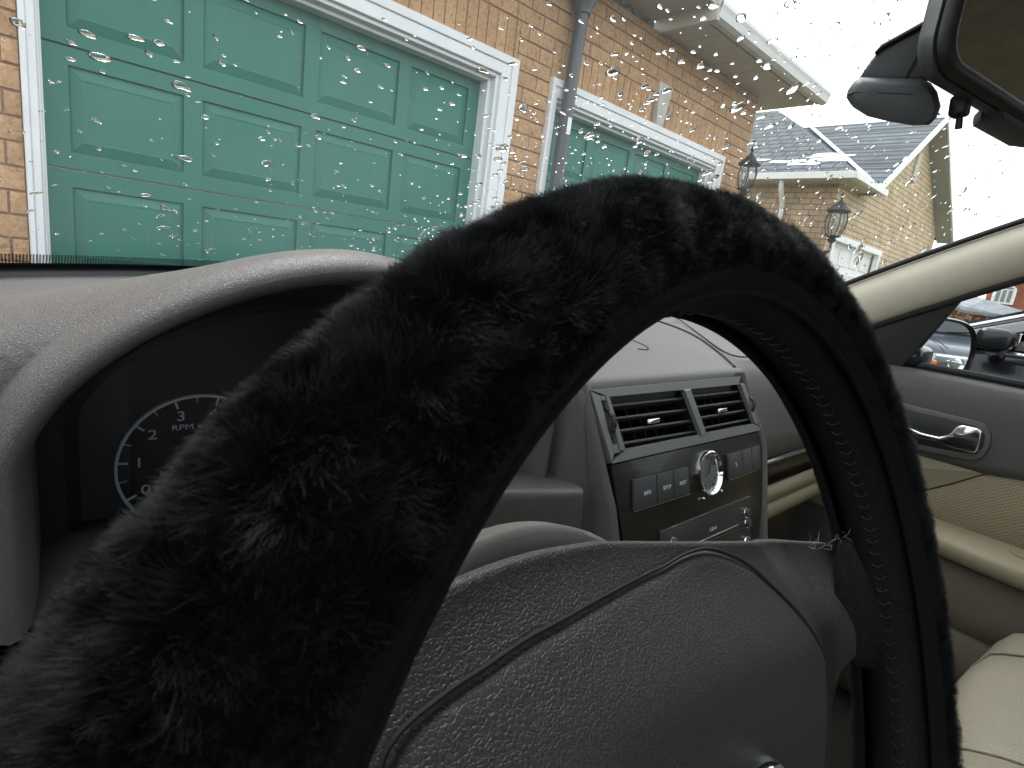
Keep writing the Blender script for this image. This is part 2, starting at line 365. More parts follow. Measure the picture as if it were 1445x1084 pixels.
rows = [ZS+i*CH for i in range(0, 5)] + [ZS-CH*(i+1) for i in range(0, 26)]
for ri, z0 in enumerate(sorted(rows)):
    z1 = z0+CH
    if z0 > ZT-.02: continue
    z1 = min(z1, ZT)
    x = XL - (.13 if ri % 2 else 0)
    while x < XR:
        x0, x1 = max(x, XL), min(x+BLn, XR); x += BLn
        segs = [(x0, x1)]
        if z0 < ZS-.01:
            for (a, b, zt) in trims:
                ns = []
                for (p, q) in segs:
                    if q <= a or p >= b: ns.append((p, q)); continue
                    if p < a: ns.append((p, a))
                    if q > b: ns.append((b, q))
                segs = ns
        for (p, q) in segs:
            if q-p > .03: bricks.append((p+J/2, q-J/2, z0+J/2, z1-J/2))
for (a, b, zt) in trims:                                # soldier courses
    x = a
    key = (4.50, 4.72)
    while x < b-.02:
        q = min(x+.087, b)
        if not (a > 3 and q > key[0] and x < key[1]): bricks.append((x+J/2, q-J/2, zt+.004, ZS-J/2))
        x = q
def vis(b):
    p = np.array([(b[0]+b[1])/2, D, (b[2]+b[3])/2]); k = p @ fw
    if k <= .1: return 1e9
    u, v = 722.5+F*(p @ rt)/k, 542-F*(p @ up)/k
    if not (-20 < u < 1080 and -20 < v < 420): return 1e6+p @ p
    return float(p @ p)
bricks.sort(key=vis)
for i, (a, b, c, d) in enumerate(bricks[:300]):
    o = bpy.data.objects.new('brick', BM[i % 6]); COL.objects.link(o)
    o.location = ((a+b)/2, D+.022+random.uniform(-.002, .002), (c+d)/2); o.scale = (b-a, .034, d-c); hl(o)
bm = bmesh.new()
for i, (a, b, c, d) in enumerate(bricks[300:]):
    bm2 = bmesh.new(); bm2.from_mesh(BM[i % 6])
    off = Vector(((a+b)/2, D+.022, (c+d)/2))
    mp = {v: bm.verts.new(Vector((v.co.x*(b-a), v.co.y*.034, v.co.z*(d-c)))+off) for v in bm2.verts}
    for f in bm2.faces: bm.faces.new([mp[v] for v in f.verts])
    bm2.free()
o = hl(from_bm('brickwork', bm, M_brick)); tag(o, kind='stuff')
# keystone
hl(plate('keystone', [(4.555, D-.03, 1.402), (4.665, D-.03, 1.402), (4.72, D-.03, 1.76), (4.50, D-.03, 1.76)], (0, .09, 0), M_stone, None, .006))
# trims round the doors: stepped moulding
for (op, tr) in zip(openings, trims):
    bm = bmesh.new(); a, b, zt = tr; oa, ob, _, oz = op
    for (i0, yf) in ((0, D-.035), (.30, D-.024), (.72, D+.0), (.86, D+.05)):
        aa, bb, zz = a+(oa-a)*i0, b+(ob-b)*i0, zt+(oz-zt)*i0
        i1 = {0: .30, .30: .72, .72: .86, .86: 1.0}[i0]
        a2, b2, z2 = a+(oa-a)*i1, b+(ob-b)*i1, zt+(oz-zt)*i1
        yb = D+.24
        bm_box(bm, ((aa+a2)/2, (yf+yb)/2, (G+zz)/2), (a2-aa, yb-yf, zz-G), bev=.004, seg=1)
        bm_box(bm, ((bb+b2)/2, (yf+yb)/2, (G+zz)/2), (bb-b2, yb-yf, zz-G), bev=.004, seg=1)
        bm_box(bm, ((a2+b2)/2, (yf+yb)/2, (zz+z2)/2), (b2-a2, yb-yf, zz-z2), bev=.004, seg=1)
    hl(from_bm('door_trim', bm, M_white, None, 'auto'))
# downspout
ds = [(3.305, D-.085, G+.1), (3.30, D-.085, 0), (3.31, D-.085, 1.0), (3.33, D-.085, 1.88)]
hl(tube('downspout', ds, .052, M_pipe, None, 20))
hl(lathe('downspout_collar', [(.054, 0), (.064, .01), (.066, .05), (.10, .11), (.11, .2), (.0, .2)], M_pipe, None, 20, Matrix.Translation((3.332, D-.085, 1.86))))
hl(tube('downspout_elbow', [(3.332, D-.085, 2.0), (3.40, D-.2, 2.1), (3.45, D-.4, 2.14)], .05, M_pipe, None, 14))
hl(box('pipe_sticker', (3.305, D-.139, 1.07), (.045, .004, .12), M_white, None, .0015, 1))
# eave: soffit, fascia, gutter
X1, X0 = 6.85, -2.6; YE = 2.92
bm = bmesh.new()
xx = 4.42
bw_ = .30
while xx < X1-.01:
    x2 = min(xx+bw_, X1); bm_box(bm, ((xx+x2)/2, (YE+.05+D+.05)/2, ZT+.012), (x2-xx-.006, D-YE, .02)); xx = x2
bm_box(bm, ((4.42+X1)/2, (YE+D)/2+.05, ZT+.035), (X1-4.42, D-YE+.1, .02))
bm_box(bm, ((XR+X1)/2, D+2.5, ZT+.014), (X1-XR+.02, 5.2, .02))
hl(from_bm('soffit', bm, M_soffit))
bm = bmesh.new()                                         # box return where the eave steps out, and the higher soffit left of it
bm_box(bm, (3.3, 3.16, ZT+.10), (2.2, .62, .03)); bm_box(bm, (4.40, 3.14, ZT+.05), (.05, .62, .16), bev=.006)
bm_box(bm, (3.3, 2.86, ZT+.16), (2.24, .03, .17), bev=.004)
hl(from_bm('eave_return', bm, M_soffit, None, 'auto'))
prof = [(-.0, -.02), (-.02, -.035), (-.05, -.038), (-.085, -.02), (-.098, .03), (-.11, .06), (-.11, .085), (-.095, .085), (-.09, .06)]
hl(sheet('gutter', [[Vector((x, YE+.0+p[0], ZT+.03+p[1])) for p in prof] for x in (4.40, 5.0, 5.6, 6.2, X1)], M_gutter, None, .004, smooth=False))
hl(box('fascia_board', ((4.42+X1)/2, YE+.012, ZT+.07), (X1-4.42, .024, .14), M_gutter, None, .003))
hl(plate('roof', [(X0, YE-.02, ZT+.14), (X1+.02, YE-.02, ZT+.14), (X1-1.5, D+3, ZT+1.9), (X0, D+3, ZT+1.9)], (0, 0, .03), M_shing))
hl(plate('roof_end', [(X1+.02, YE-.02, ZT+.14), (X1+.02, D+6, ZT+.14), (X1-1.5, D+6, ZT+1.9), (X1-1.5, D+3, ZT+1.9)], (0, 0, .03), M_shings))
# garage doors
def garage_door(x0, x1, label):
    t = empty('garage_door', label, 'garage door', ((x0+x1)/2, D+.14, G), group='green panelled garage doors')
    W = x1-x0; cw = W/4; rh = .5425; stile = .044
    zt = 1.2235
    for r in range(4):
        zb = zt-(r+1)*rh+.010
        if r == 3: zb = G+.002
        z1 = zt-r*rh; hh = z1-zb
        bm = bmesh.new()
        bm_box(bm, (0, .03, (zb+z1)/2-G), (W-.004, .03, hh+.0085))
        xs = [-W/2]+[-W/2+cw*k for k in (1, 2, 3)]+[W/2]
        for k, xv in enumerate(xs):
            wdt = stile*2 if 0 < k < 4 else stile*2.2
            xc = xv + (stile*1.1 if k == 0 else -stile*1.1 if k == 4 else 0)
            bm_box(bm, (xc, .0075, (zb+z1)/2-G), (wdt, .0149, hh-.15))
        for zz in (zb+.0375, z1-.0375): bm_box(bm, (0, .0073, zz-G), (W-.004, .0153, .075))
        o = from_bm('door_section', bm, M_green, t)
        for k in range(4):
            a = xs[k]+(stile*2.2 if k == 0 else stile)+.002; b = xs[k+1]-(stile*2.2 if k == 3 else stile)-.002
            c = zb-G+.077; d = z1-G-.077
            V = []
            for (ins, yy) in ((0, .0149), (.006, .0125), (.044, .002), (.050, .0005), (.055, .002)):
                V += [(a+ins, yy, c+ins), (b-ins, yy, c+ins), (b-ins, yy, d-ins), (a+ins, yy, d-ins)]
            Fc = [(i*4+j, i*4+(j+1) % 4, (i+1)*4+(j+1) % 4, (i+1)*4+j) for i in range(4) for j in range(4)]+[(16, 17, 18, 19)]
            mk('door_panel', V, Fc, M_green, o)
    return t
garage_door(.165, 2.62, 'green panelled garage door filling the upper left of the view, nearest the car')
garage_door(3.28, 5.71, 'green panelled garage door right of the grey downspout, mostly hidden by the wheel cover')
def lantern(loc, s, label, ang=0):
    """coach lamp hanging from a scrolled wall bracket; x local points away from wall"""
    t = empty('wall_lantern', label, 'wall lamp', loc, group='black coach lamps on the house walls'); t.rotation_euler.z = ang; t.scale = (s, s, s)
    lathe('wall_plate', [(0, .01), (.05, .01), (.06, 0), (.06, -.01)], M_iron, t, 20, Matrix.Rotation(R(90), 4, 'Y') @ Matrix.Translation((.1, 0, .01)))
    bm = bmesh.new(); tube_bm(bm, catmull([(.01, 0, -.06), (.05, 0, .0), (.12, 0, .03), (.2, 0, .01), (.24, 0, .06), (.23, 0, .12)], 24), .012, 8)
    tube_bm(bm, catmull([(.02, 0, -.16), (.03, 0, -.06), (.1, 0, -.01), (.14, 0, .03)], 14), .01, 8)
    from_bm('bracket', bm, M_iron, t, True)
    L0 = Matrix.Translation((.23, 0, .12))
    lathe('lamp_base', [(0, 0), (.03, 0), (.05, .03), (.03, .05), (.085, .07), (.085, .08), (0, .085)], M_iron, t, 12, L0)
    lathe('lamp_glass', [(.06, .085), (.095, .16), (.105, .24), (.085, .33)], M_lampglass, t, 12, L0)
    bm = bmesh.new()
    for k in range(6):
        a = k*math.pi/3
        tube_bm(bm, [L0 @ Vector((r*math.cos(a), r*math.sin(a), h)) for r, h in ((.066, .08), (.101, .16), (.111, .24), (.09, .34))], .006, 6)
    from_bm('lamp_cage', bm, M_iron, t, True)
    lathe('lamp_cap', [(.0, .335), (.12, .335), (.125, .35), (.06, .41), (.05, .43), (.02, .45), (.012, .48), (.02, .5), (.008, .54), (0, .55)], M_iron, t, 16, L0)
    lathe('bulb', [(0, .1), (.015, .1), (.02, .16), (.03, .2), (.02, .25), (0, .27)], M_stone, t, 10, L0)
    return t
lantern((6.03, D-.03, .90), .95, 'black coach lamp on the end of the orange brick wall, just above the fur cover', R(-90))

# ================================================================== NEIGHBOUR HOUSE (tan brick, grey hip roof and front gable)
h2 = empty('tan_brick_house', 'pale tan brick house with grey shingled hip roof and front gable, further away', 'house', (18, 8, G))
def h2l(o): o.parent = h2; o.matrix_parent_inverse = Matrix.Translation((-18, -8, -G)); return o
EZ = 2.62; AP = Vector((18.6, 4.55, 5.08)); hw = 4.15
# front gable wall with a garage opening
gx0, gx1, gz = 13.85, 17.4, 1.42
bm = bmesh.new()
def q(bm, pts): bm.faces.new([bm.verts.new(p) for p in pts])
yw = 4.95
q(bm, [(13.6, yw, G), (gx0, yw, G), (gx0, yw, gz), (13.6, yw, gz)])
q(bm, [(gx1, yw, G), (22.7, yw, G), (22.7, yw, gz), (gx1, yw, gz)])
q(bm, [(13.6, yw, gz), (22.7, yw, gz), (22.7, yw, EZ), (18.6, yw, 5.0), (14.6, yw, EZ), (13.6, yw, EZ)])
q(bm, [(22.7, yw, G), (22.7, 16, G), (22.7, 16, EZ), (22.7, yw, EZ)])
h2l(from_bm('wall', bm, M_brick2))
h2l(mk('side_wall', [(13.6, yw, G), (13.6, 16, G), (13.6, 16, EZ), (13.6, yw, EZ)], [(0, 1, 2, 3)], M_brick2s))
# soldier course over the garage opening
bm = bmesh.new(); x = gx0-.1
while x < gx1+.1: bm_box(bm, (x+.045, yw-.004, gz+.27), (.078, .04, .27)); x += .09
o = h2l(from_bm('soldier_course', bm, M_brick2)); tag(o, kind='stuff')
bm = bmesh.new()
bm_box(bm, (gx0+.06, yw-.02, (G+gz)/2), (.12, .12, gz-G)); bm_box(bm, (gx1-.06, yw-.02, (G+gz)/2), (.12, .12, gz-G)); bm_box(bm, ((gx0+gx1)/2, yw-.021, gz+.055), (gx1-gx0+.1, .13, .13))
h2l(from_bm('door_trim', bm, M_white))
gd = box('garage_leaf', ((gx0+gx1)/2, yw+.12, (G+gz)/2), (gx1-gx0-.24, .05, gz-G), M_white); h2l(gd)
for r in range(4):
    for k in range(4):
        cwid = (gx1-gx0-.3)/4
        o = box('door_panel', (gx0+.15+cwid*(k+.5), yw+.09, G+.3+r*.59), (cwid-.14, .012, .40), M_gutter, gd, .02, 1)
h2l(plate('house_vent', [(18.6-.18, yw-.05, 3.55), (18.6+.18, yw-.05, 3.55), (18.6+.14, yw-.05, 4.25), (18.6-.14, yw-.05, 4.25)], (0, .1, 0), M_stone))
# hip roof, planes with thickness
rz = 5.14; RY = 8.3
ec = Vector((13.2, 4.62, EZ))
h2l(plate('hip_roof', [ec, (16.85, RY, rz), (16.85, 17, rz), (13.2, 17, EZ)], (0, 0, .09), M_shings))
h2l(plate('front_roof', [ec, (15.0, 4.62, EZ), (18.6, 8.25, rz-.02), (18.6, RY, rz), (16.85, RY, rz)], (0, 0, .091), M_shing))
gl_ = Vector((AP.x-hw*.92, AP.y, EZ-.02)); gr_ = Vector((AP.x+hw*1.08, AP.y, EZ-.12))
h2l(plate('gable_roof', [gl_, AP, (AP.x, RY, AP.z), (AP.x-.05, RY, AP.z)], (0, 0, .09), M_shing))
h2l(plate('gable_roof', [gr_, AP, (AP.x, 12, AP.z), (gr_.x, 12, gr_.z)], (0, 0, .09), M_shing))
# rakes, valley flashing, gutters, soffits
def bar(name, a, b, w_, h_, mat, hl_):
    a, b = Vector(a), Vector(b); t = (b-a); L_ = t.length; t.normalize(); q_ = t.to_track_quat('X', 'Z').to_matrix().to_4x4()
    bm = bmesh.new(); bm_box(bm, (L_/2, 0, 0), (L_, w_, h_), Matrix.Translation(a) @ q_, bev=.006, seg=1); return hl_(from_bm(name, bm, mat, None, 'auto'))
bar('rake_board', gl_+Vector((0, -.03, .02)), AP+Vector((0, -.03, .04)), .05, .15, M_gutter, h2l)
bar('rake_board', gr_+Vector((0, -.03, .02)), AP+Vector((.05, -.03, .04)), .05, .15, M_gutter, h2l)
h2l(plate('gable_soffit', [(gl_.x, AP.y, gl_.z-.05), (AP.x, AP.y, AP.z-.06), (AP.x, yw, AP.z-.06), (gl_.x, yw, gl_.z-.05)], (0, 0, -.03), M_soffit2))
h2l(plate('gable_soffit', [(gr_.x, AP.y, gr_.z-.05), (AP.x+.02, AP.y, AP.z-.06), (AP.x+.02, yw+.0, AP.z-.06), (gr_.x, yw+.0, gr_.z-.05)], (0, 0, -.03), M_soffit2))
bar('valley_flashing', (14.95, 4.66, EZ+.17), (18.5, 8.1, rz+.14), .13, .03, M_white, h2l)
bar('gutter', (13.15, 4.5, EZ+.03), (13.15, 16, EZ+.03), .14, .14, M_gutter, h2l)
bar('gutter', (13.1, 4.54, EZ+.03), (15.3, 4.54, EZ+.03), .14, .142, M_gutter, h2l)
h2l(plate('soffit', [(13.2, 4.6, EZ-.04), (15.1, 4.6, EZ-.04), (15.1, yw, EZ-.04), (13.6, yw, EZ-.04), (13.6, 16, EZ-.04), (13.2, 16, EZ-.04)], (0, 0, -.02), M_soffit))
h2l(tube('downspout', catmull([(13.2, 6.05, EZ-.03), (13.28, 6.05, EZ-.25), (13.50, 6.05, EZ-.55), (13.54, 6.05, 1.6), (13.54, 6.05, G)], 16), .055, M_gutter, None, 10))
# snow left on the lower roof slope, following the shingle plane
bm = bmesh.new()
for i in range(30):
    yy = 5.2+random.random()**1.2*3.6; s = random.uniform(.05, .62)*(1-.16*(yy-5.2)); xx_ = 13.2+.28+s
    zz_ = EZ+.09+(rz-EZ)/(3.65)*(xx_-13.2)+.012
    ln, wd = random.uniform(.1, .5), random.uniform(.02, .07); n_ = 8
    ring = [(ln*math.cos(2*math.pi*k/n_)*random.uniform(.8, 1.1), wd*math.sin(2*math.pi*k/n_)*random.uniform(.7, 1.1)) for k in range(n_)]
    sl = (rz-EZ)/3.65
    c0 = bm.verts.new((xx_, yy, zz_+.03)); vs = [bm.verts.new((xx_+v, yy+u, zz_+v*sl)) for u, v in ring]
    for k in range(n_): bm.faces.new((c0, vs[k], vs[(k+1) % n_]))
o = h2l(from_bm('snow_patch', bm, M_white, None, True)); tag(o, kind='stuff')
lantern((13.60, 4.97, 1.05), 1.9, 'large black coach lamp hanging at the corner of the pale tan brick house', R(217))

# ================================================================== ACROSS THE STREET (through the passenger window)
def at(X, x, y): return on('x', X, x, y)
rh = empty('red_brick_house', 'red brick house with a white arched window, seen above the black car', 'house', (46, 4, G))
def rhl(o): o.parent = rh; o.matrix_parent_inverse = Matrix.Translation((-46, -4, -G)); return o
rhl(box('wall', (49, 1.3, 1.1), (6, 10.4, 4.1), M_redbrick))
rhl(plate('roof', [(45.5, -4.3, 3.15), (45.5, 6.9, 3.15), (49, 5, 4.3), (49, -3, 4.3)], (0, 0, .15), M_shings))
def rwin(px):
    P = [at(45.93, *p) for p in px]; y0, y1 = min(p.y for p in P), max(p.y for p in P); z0, z1 = min(p.z for p in P), max(p.z for p in P)
    yc = (y0+y1)/2; r = (y1-y0)/2; rise = .28*(z1-z0)
    out = [(45.95, y0, z0), (45.95, y1, z0)]+[(45.95, yc+r*math.cos(a), z1-rise+rise*math.sin(a)) for a in [math.pi*k/12 for k in range(13)]]
    f = plate('window_frame', out, (-.08, 0, 0), M_white); rhl(f)
    for k in range(3):
        a, b = y0+.12+(y1-y0-.24)/3*k+.05, y0+.12+(y1-y0-.24)/3*(k+1)-.05
        box('pane', (45.85, (a+b)/2, (z0+.1+z1-rise)/2), (.04, b-a, z1-rise-z0-.14), M_pane, f)
    plate('arch_pane', [(45.86, yc+(r-.15)*math.cos(a), z1-rise+.06+(rise-.16)*math.sin(a)) for a in [math.pi*k/10 for k in range(11)]], (-.03, 0, 0), M_pane, f)
rwin([(1397, 427), (1438, 403)]); rwin([(1354, 424), (1372, 404)])
lg = empty('low_garage', 'low outbuilding with a frosted grey roof in front of the red house', 'garage', (34, 3, G))
P0, P1, P2, P3 = at(32, 1318, 446), at(33, 1372, 423), at(32, 1472, 462), at(32, 1462, 448)
o = plate('roof', [at(31, 1322, 428), at(33, 1343, 421.5), at(33, 1372, 421), at(31.5, 1446, 444), at(31, 1418, 449), at(31, 1363, 442.5)], (0, 0, .12), plain('frosted_shingles', (.17, .185, .20), .8, nscale=3, var=.25)); o.parent = lg; o.matrix_parent_inverse = Matrix.Translation((-34, -3, -G))
b0, b1 = at(31.3, 1340, 443), at(31.3, 1462, 455)
o = box('wall', (33, (b0.y+b1.y)/2, (G+b1.z)/2+.2), (3.2, abs(b0.y-b1.y), b1.z-G), M_redbrick); o.parent = lg; o.matrix_parent_inverse = Matrix.Translation((-34, -3, -G))
hp = at(22, 1326, 456)
hd = empty('hedge', 'brown leafy hedge above the passenger side mirror', 'hedge', (22, hp.y, G))
bm = bmesh.new(); rr = random.Random(3)
for i in range(5200):
    u, v, ww = rr.uniform(-1, 1), rr.uniform(-1, 1), rr.uniform(0, 1)
    if u*u*.8+ww**4 > 1.05: continue
    top = hp.z+.42-G - (.28*(u+.2)**2)
    c = Vector((v*.8, u*1.5, top*ww)); s = rr.uniform(.03, .07); d1 = Vector((rr.uniform(-1, 1), rr.uniform(-1, 1), rr.uniform(-1, 1))).normalized()*s; d2 = d1.cross(Vector((rr.uniform(-1, 1), rr.uniform(-1, 1), 1))).normalized()*s
    bm.faces.new([bm.verts.new(c+d1), bm.verts.new(c+d2), bm.verts.new(c-d1)])
o = from_bm('foliage', bm, M_hedge, hd); tag(o, kind='stuff')
bm = bmesh.new()
for i in range(14): tube_bm(bm, [(rr.uniform(-.3, .3), rr.uniform(-1, 1), 0), (rr.uniform(-.5, .5), rr.uniform(-1.2, 1.2), .9)], .02, 5)
from_bm('stems', bm, M_brown, hd)

# ================================================================== CARS
def car_body(t, prof, half, belt, paint, tumble=.62, y_off=0):
    """prof: list of (y,z) outline, clockwise from the front bumper along the top to the rear bumper; lofted across x with tumblehome"""
    rows = []
    for fx in (-1, -.985, -.94, -.8, -.4, 0, .4, .8, .94, .985, 1):
        row = []
        for (y, z) in prof:
            k = max(0, (z-belt)); ins = k*tumble*.5
            edge = abs(fx); x = fx*(half-ins)
            drop = .0 if edge < .9 else (.012 if edge < .97 else .045)
            zz = z-drop if z > belt-.3 else z
            row.append(Vector((x, y, zz)))
        rows.append(row)
    return sheet('body', rows, paint, t)
def wheel(t, x, y, r, sgn):
    M = Matrix.Translation((x, y, r)) @ Matrix.Rotation(R(90)*sgn, 4, 'Y')
    o = lathe('wheel', [(r*.62, -.1), (r*.95, -.1), (r, -.07), (r, .07), (r*.95, .1), (r*.62, .1)], M_tyre, t, 32, M)
    lathe('rim', [(r*.66, -.08), (r*.66, .095), (r*.6, .1), (r*.56, .07), (r*.2, .05), (r*.15, .08), (0, .085)], M_alloy, o, 20, M)
bc = empty('black_car', 'black sedan parked alongside, seen through the passenger window behind the side mirror', 'car', (3.22, 0, G))
BX = -.87                                                # left flank, local x
def bl(x, y): p = on('x', 3.22+BX, x, y); return p.y, p.z-G
prof = [(2.05, .25), (2.12, .45), (2.05, .62), (1.75, .70), (1.3, .78), (.75, .83), (.60, .845), (.364, .93), (.233, .985), (0, 1.09), (-.3, 1.24), (-.6, 1.34), (-1.0, 1.38), (-1.5, 1.32), (-2.0, 1.1), (-2.4, 1.05), (-2.6, .95), (-2.68, .7), (-2.65, .3)]
body = car_body(bc, prof, .875, .88, M_carblack)
side = [(y, z) for y, z in prof if True]
for sx in (-1, 1):
    bx = sx*.868
    # lower flank with a crease, from sill to belt
    rows = []
    for k in range(25):
        y = 2.0-4.6*k/24; top = .868-.03*sm(.3, .6, y)-.10*sm(.7, 2.0, y)-.02*sm(-.5, -2.6, y)*0
        row = []
        for (ff, xo) in ((0, .02), (.12, .0), (.35, -.022), (.62, -.03), (.68, -.012), (.85, -.012), (.97, .002), (1.0, .03)):
            z = .25+(top-.25)*ff; nose = .10*sm(1.6, 2.05, y)+.1*sm(-2.2, -2.65, y)
            row.append(Vector((sx*(.87-xo-nose), y, z)))
        rows.append(row)
    sheet('flank', rows, M_carblack, bc)
    Wn = [(.225, .885), (.17, .935), (-.02, 1.04), (-.3, 1.19), (-.6, 1.33), (-1.1, 1.32), (-1.45, 1.22), (-1.75, .95)]
    def wx(z): return sx*(.872-(z-.88)*.31)
    plate('side_window', [(wx(z)+sx*.004, y, z) for y, z in Wn]+[(wx(.9)+sx*.004, -1.7, .90)], (sx*.004, 0, 0), M_carglass, bc)
    tube('window_chrome', [(sx*.885, .24, .872), (sx*.885, -.6, .88), (sx*.88, -1.75, .895)], .007, M_chrome, bc, 8)
    tube('pillar_glint', [(sx*(.872-(z-.88)*.31+.006), y, z) for y, z in [(.60, .838), (.364, .932), (.233, .990), (.0, 1.10), (-.3, 1.25), (-.6, 1.34), (-1.1, 1.36), (-1.5, 1.28)]], .014, M_alloy, bc, 10, .6)  # bright metal tube stands in for sky reflected along the black pillar
    tube('door_seam', [(sx*.884, .46, .84), (sx*.90, .47, .62), (sx*.89, .42, .3)], .004, M_blackrub, bc, 6)
    mp = Vector((sx*.975, .262, .912))
    bm = bmesh.new()
    bm_box(bm, (0, 0, 0), (.115, .09, .065), Matrix.Translation(mp), bev=.024, seg=4)
    tube_bm(bm, [mp+Vector((-sx*.15, -.0, -.05)), mp+Vector((-sx*.09, .0, -.045)), mp+Vector((0, 0, -.03))], .022, 8)
    sm_ = from_bm('side_mirror', bm, M_carblack, bc, 'auto')
    box('mirror_glass', mp+Vector((0, -.057, 0)), (.095, .004, .05), M_mirror, sm_, .001, 1)
    for yy in (1.35, -1.75): wheel(bc, sx*.80, yy, .32, sx)
    hl_ = box('headlight', (sx*.66, 2.0, .62), (.3, .14, .13), M_alloy, bc, .04, 3)
plate('windscreen', [(-.66, .58, .862), (.66, .58, .862), (.58, -.28, 1.238), (-.58, -.28, 1.238)], (0, .004, .008), M_carglass, bc)

# truck behind, mirrored in the door mirror
tk = empty('blue_truck', 'dark blue pickup truck reflected in the passenger side mirror with clear headlight and orange marker', 'truck', (4.03, -6.5, G)); tk.scale = (1, 1, .9)
tp = [(0.0, .35), (.08, .5), (.08, .80), (.0, .98), (-.25, 1.08), (-.9, 1.15), (-1.35, 1.19), (-1.5, 1.25), (-2.1, 1.72), (-2.35, 1.80), (-3.6, 1.80), (-4.0, 1.7), (-4.1, 1.2), (-5.6, 1.18), (-5.6, .4)]
rows = []
for fx in (-1, -.97, -.86, -.80, -.4, 0, .4, .80, .86, .97, 1):
    row = []
    for (y, z) in tp:
        ins = max(0, z-1.2)*.25
        nose = .16*abs(fx)**3 if y > -.3 else 0
        bulge = .05 if (.8 < abs(fx) < .98 and -.01 > y > -1.3) else 0
        row.append(Vector((fx*(.98-ins), y-nose, z-(0.07 if abs(fx) > .99 else .02 if abs(fx) > .96 else 0)+bulge*.5)))
    rows.append(row)
tb = sheet('body', rows, M_carblue, tk); tb.modifiers.new('s', 'SUBSURF').levels = 2; tb.modifiers['s'].render_levels = 2
for sx in (-1, 1):
    sheet('flank', [[Vector((sx*(.975-(.02 if k in (0, 6) else 0)), y-.16 if y > -.1 else y, .35+(.78 if y > -.3 else .84)*k/6)) for k in range(7)] for y in [0.0, -.3, -.9, -1.5, -2.4, -4, -5.6]], M_carblue, tk)
    hl_ = box('headlight', (sx*.73, -.03, .84), (.40, .16, .22), M_alloy, tk, .035, 4)
    box('headlight_lens', (sx*.73, .052, .84), (.38, .02, .20), M_lampglass, hl_, .008, 2)
    lathe('lamp_bulb', [(.0, -.03), (.045, -.01), (.075, .03), (.085, .035)], M_chrome, hl_, 20, Matrix.Translation((sx*.70, .058, .835)) @ Matrix.Rotation(R(-90), 4, 'X'))
    box('chrome_bar', (sx*.68, .066, .86), (.24, .01, .03), M_chrome, hl_, .003)
    box('marker_lens', (sx*.915, .01, .80), (.07, .14, .12), M_amber, hl_, .02, 3)
    for yy in (-1.05, -4.6): wheel(tk, sx*.86, yy, .38, sx)
    bm = bmesh.new(); bm_box(bm, (sx*1.1, -1.75, 1.27), (.2, .1, .2), bev=.04, seg=3); from_bm('side_mirror', bm, M_blackrub, tk, 'auto')
plate('windscreen', [(-.80, -1.50, 1.262), (.80, -1.50, 1.262), (.70, -2.08, 1.715), (-.70, -2.08, 1.715)], (0, .02, .02), M_carglass, tk)
gr = box('grille', (0, .05, .80), (1.0, .12, .28), M_chrome, tk, .02)
for k in range(5): box('grille_bar', (0, .115, .70+k*.05), (.94, .01, .022), M_blackrub, gr)
box('bumper', (0, .06, .52), (1.9, .22, .2), M_chrome, tk, .05, 3)
tube('wiper', [(-.45, -1.47, 1.29), (-.1, -1.53, 1.33), (.2, -1.50, 1.31)], .01, M_blackrub, tk, 6)
tube('wiper', [(.25, -1.47, 1.29), (.5, -1.6, 1.40), (.62, -1.66, 1.44)], .01, M_blackrub, tk, 6)
tube('hood_seam', [(-.78, -.05, 1.03), (-.80, -.5, 1.135), (-.79, -1.3, 1.22)], .006, M_blackrub, tk, 6)

# ================================================================== THE CAR WE SIT IN
XC = .537
car = empty('sedan', 'cream headlined cabin of the parked car, with rain-spotted windshield and cream pillar', 'car', (XC, 0, G))
def cl(o): o.parent = car; o.matrix_parent_inverse = Matrix.Translation((-XC, 0, -G)); return o
def wsp(x, s):                                            # windshield surface: s 0 base, 1 top
    u = (x-XC)/.68
    yb = 1.0-.43*u*u; yt = .06-.26*u*u; zt = .36-.016*u*u
    bul = .012*math.sin(math.pi*s)
    return Vector((x, yb+(yt-yb)*s+bul, -.068+(zt+.068)*s+bul))
xs = [XC-.70+1.40*i/48 for i in range(49)]
cl(sheet('windshield', [[wsp(x, s) for x in xs] for s in [k/20 for k in range(21)]], M_glass))
M_frit, t_, b_, N_, L_ = newmat('frit_dots')
tc_ = N_.new('ShaderNodeUVMap'); vo_ = N_.new('ShaderNodeTexVoronoi'); vo_.feature = 'F1'; vo_.inputs['Scale'].default_value = 1; vo_.inputs['Randomness'].default_value = 0
L_.new(tc_.outputs[0], vo_.inputs['Vector']); gt = N_.new('ShaderNodeMath'); gt.operation = 'GREATER_THAN'; gt.inputs[1].default_value = .42; L_.new(vo_.outputs['Distance'], gt.inputs[0])
tr_ = N_.new('ShaderNodeBsdfTransparent'); ms_ = N_.new('ShaderNodeMixShader'); L_.new(gt.outputs[0], ms_.inputs[0]); b_.inputs['Base Color'].default_value = (.01, .01, .01, 1); b_.inputs['Roughness'].default_value = .5
L_.new(b_.outputs[0], ms_.inputs[1]); L_.new(tr_.outputs[0], ms_.inputs[2]); L_.new(ms_.outputs[0], N_['Material Output'].inputs['Surface'])
def strip(name, s0, s1, mat, dz, uv=False, thick=0):
    o = sheet(name, [[wsp(x, s)+Vector((0, -dz*.5, -dz)) for x in xs] for s in (s0, (s0+s1)/2, s1)], mat)
    if uv:
        ul = o.data.uv_layers.new(name='UVMap'); n = len(xs)
        for l in o.data.loops:
            i, j = divmod(l.vertex_index, n); ul.data[l.index].uv = (j*1.40/48/.0026, i*.5*(s1-s0)*1.1/.0026)
    if thick: md = o.modifiers.new('t', 'SOLIDIFY'); md.thickness = thick
    return cl(o)
strip('frit_dots', .008, .030, M_frit, .002, True)
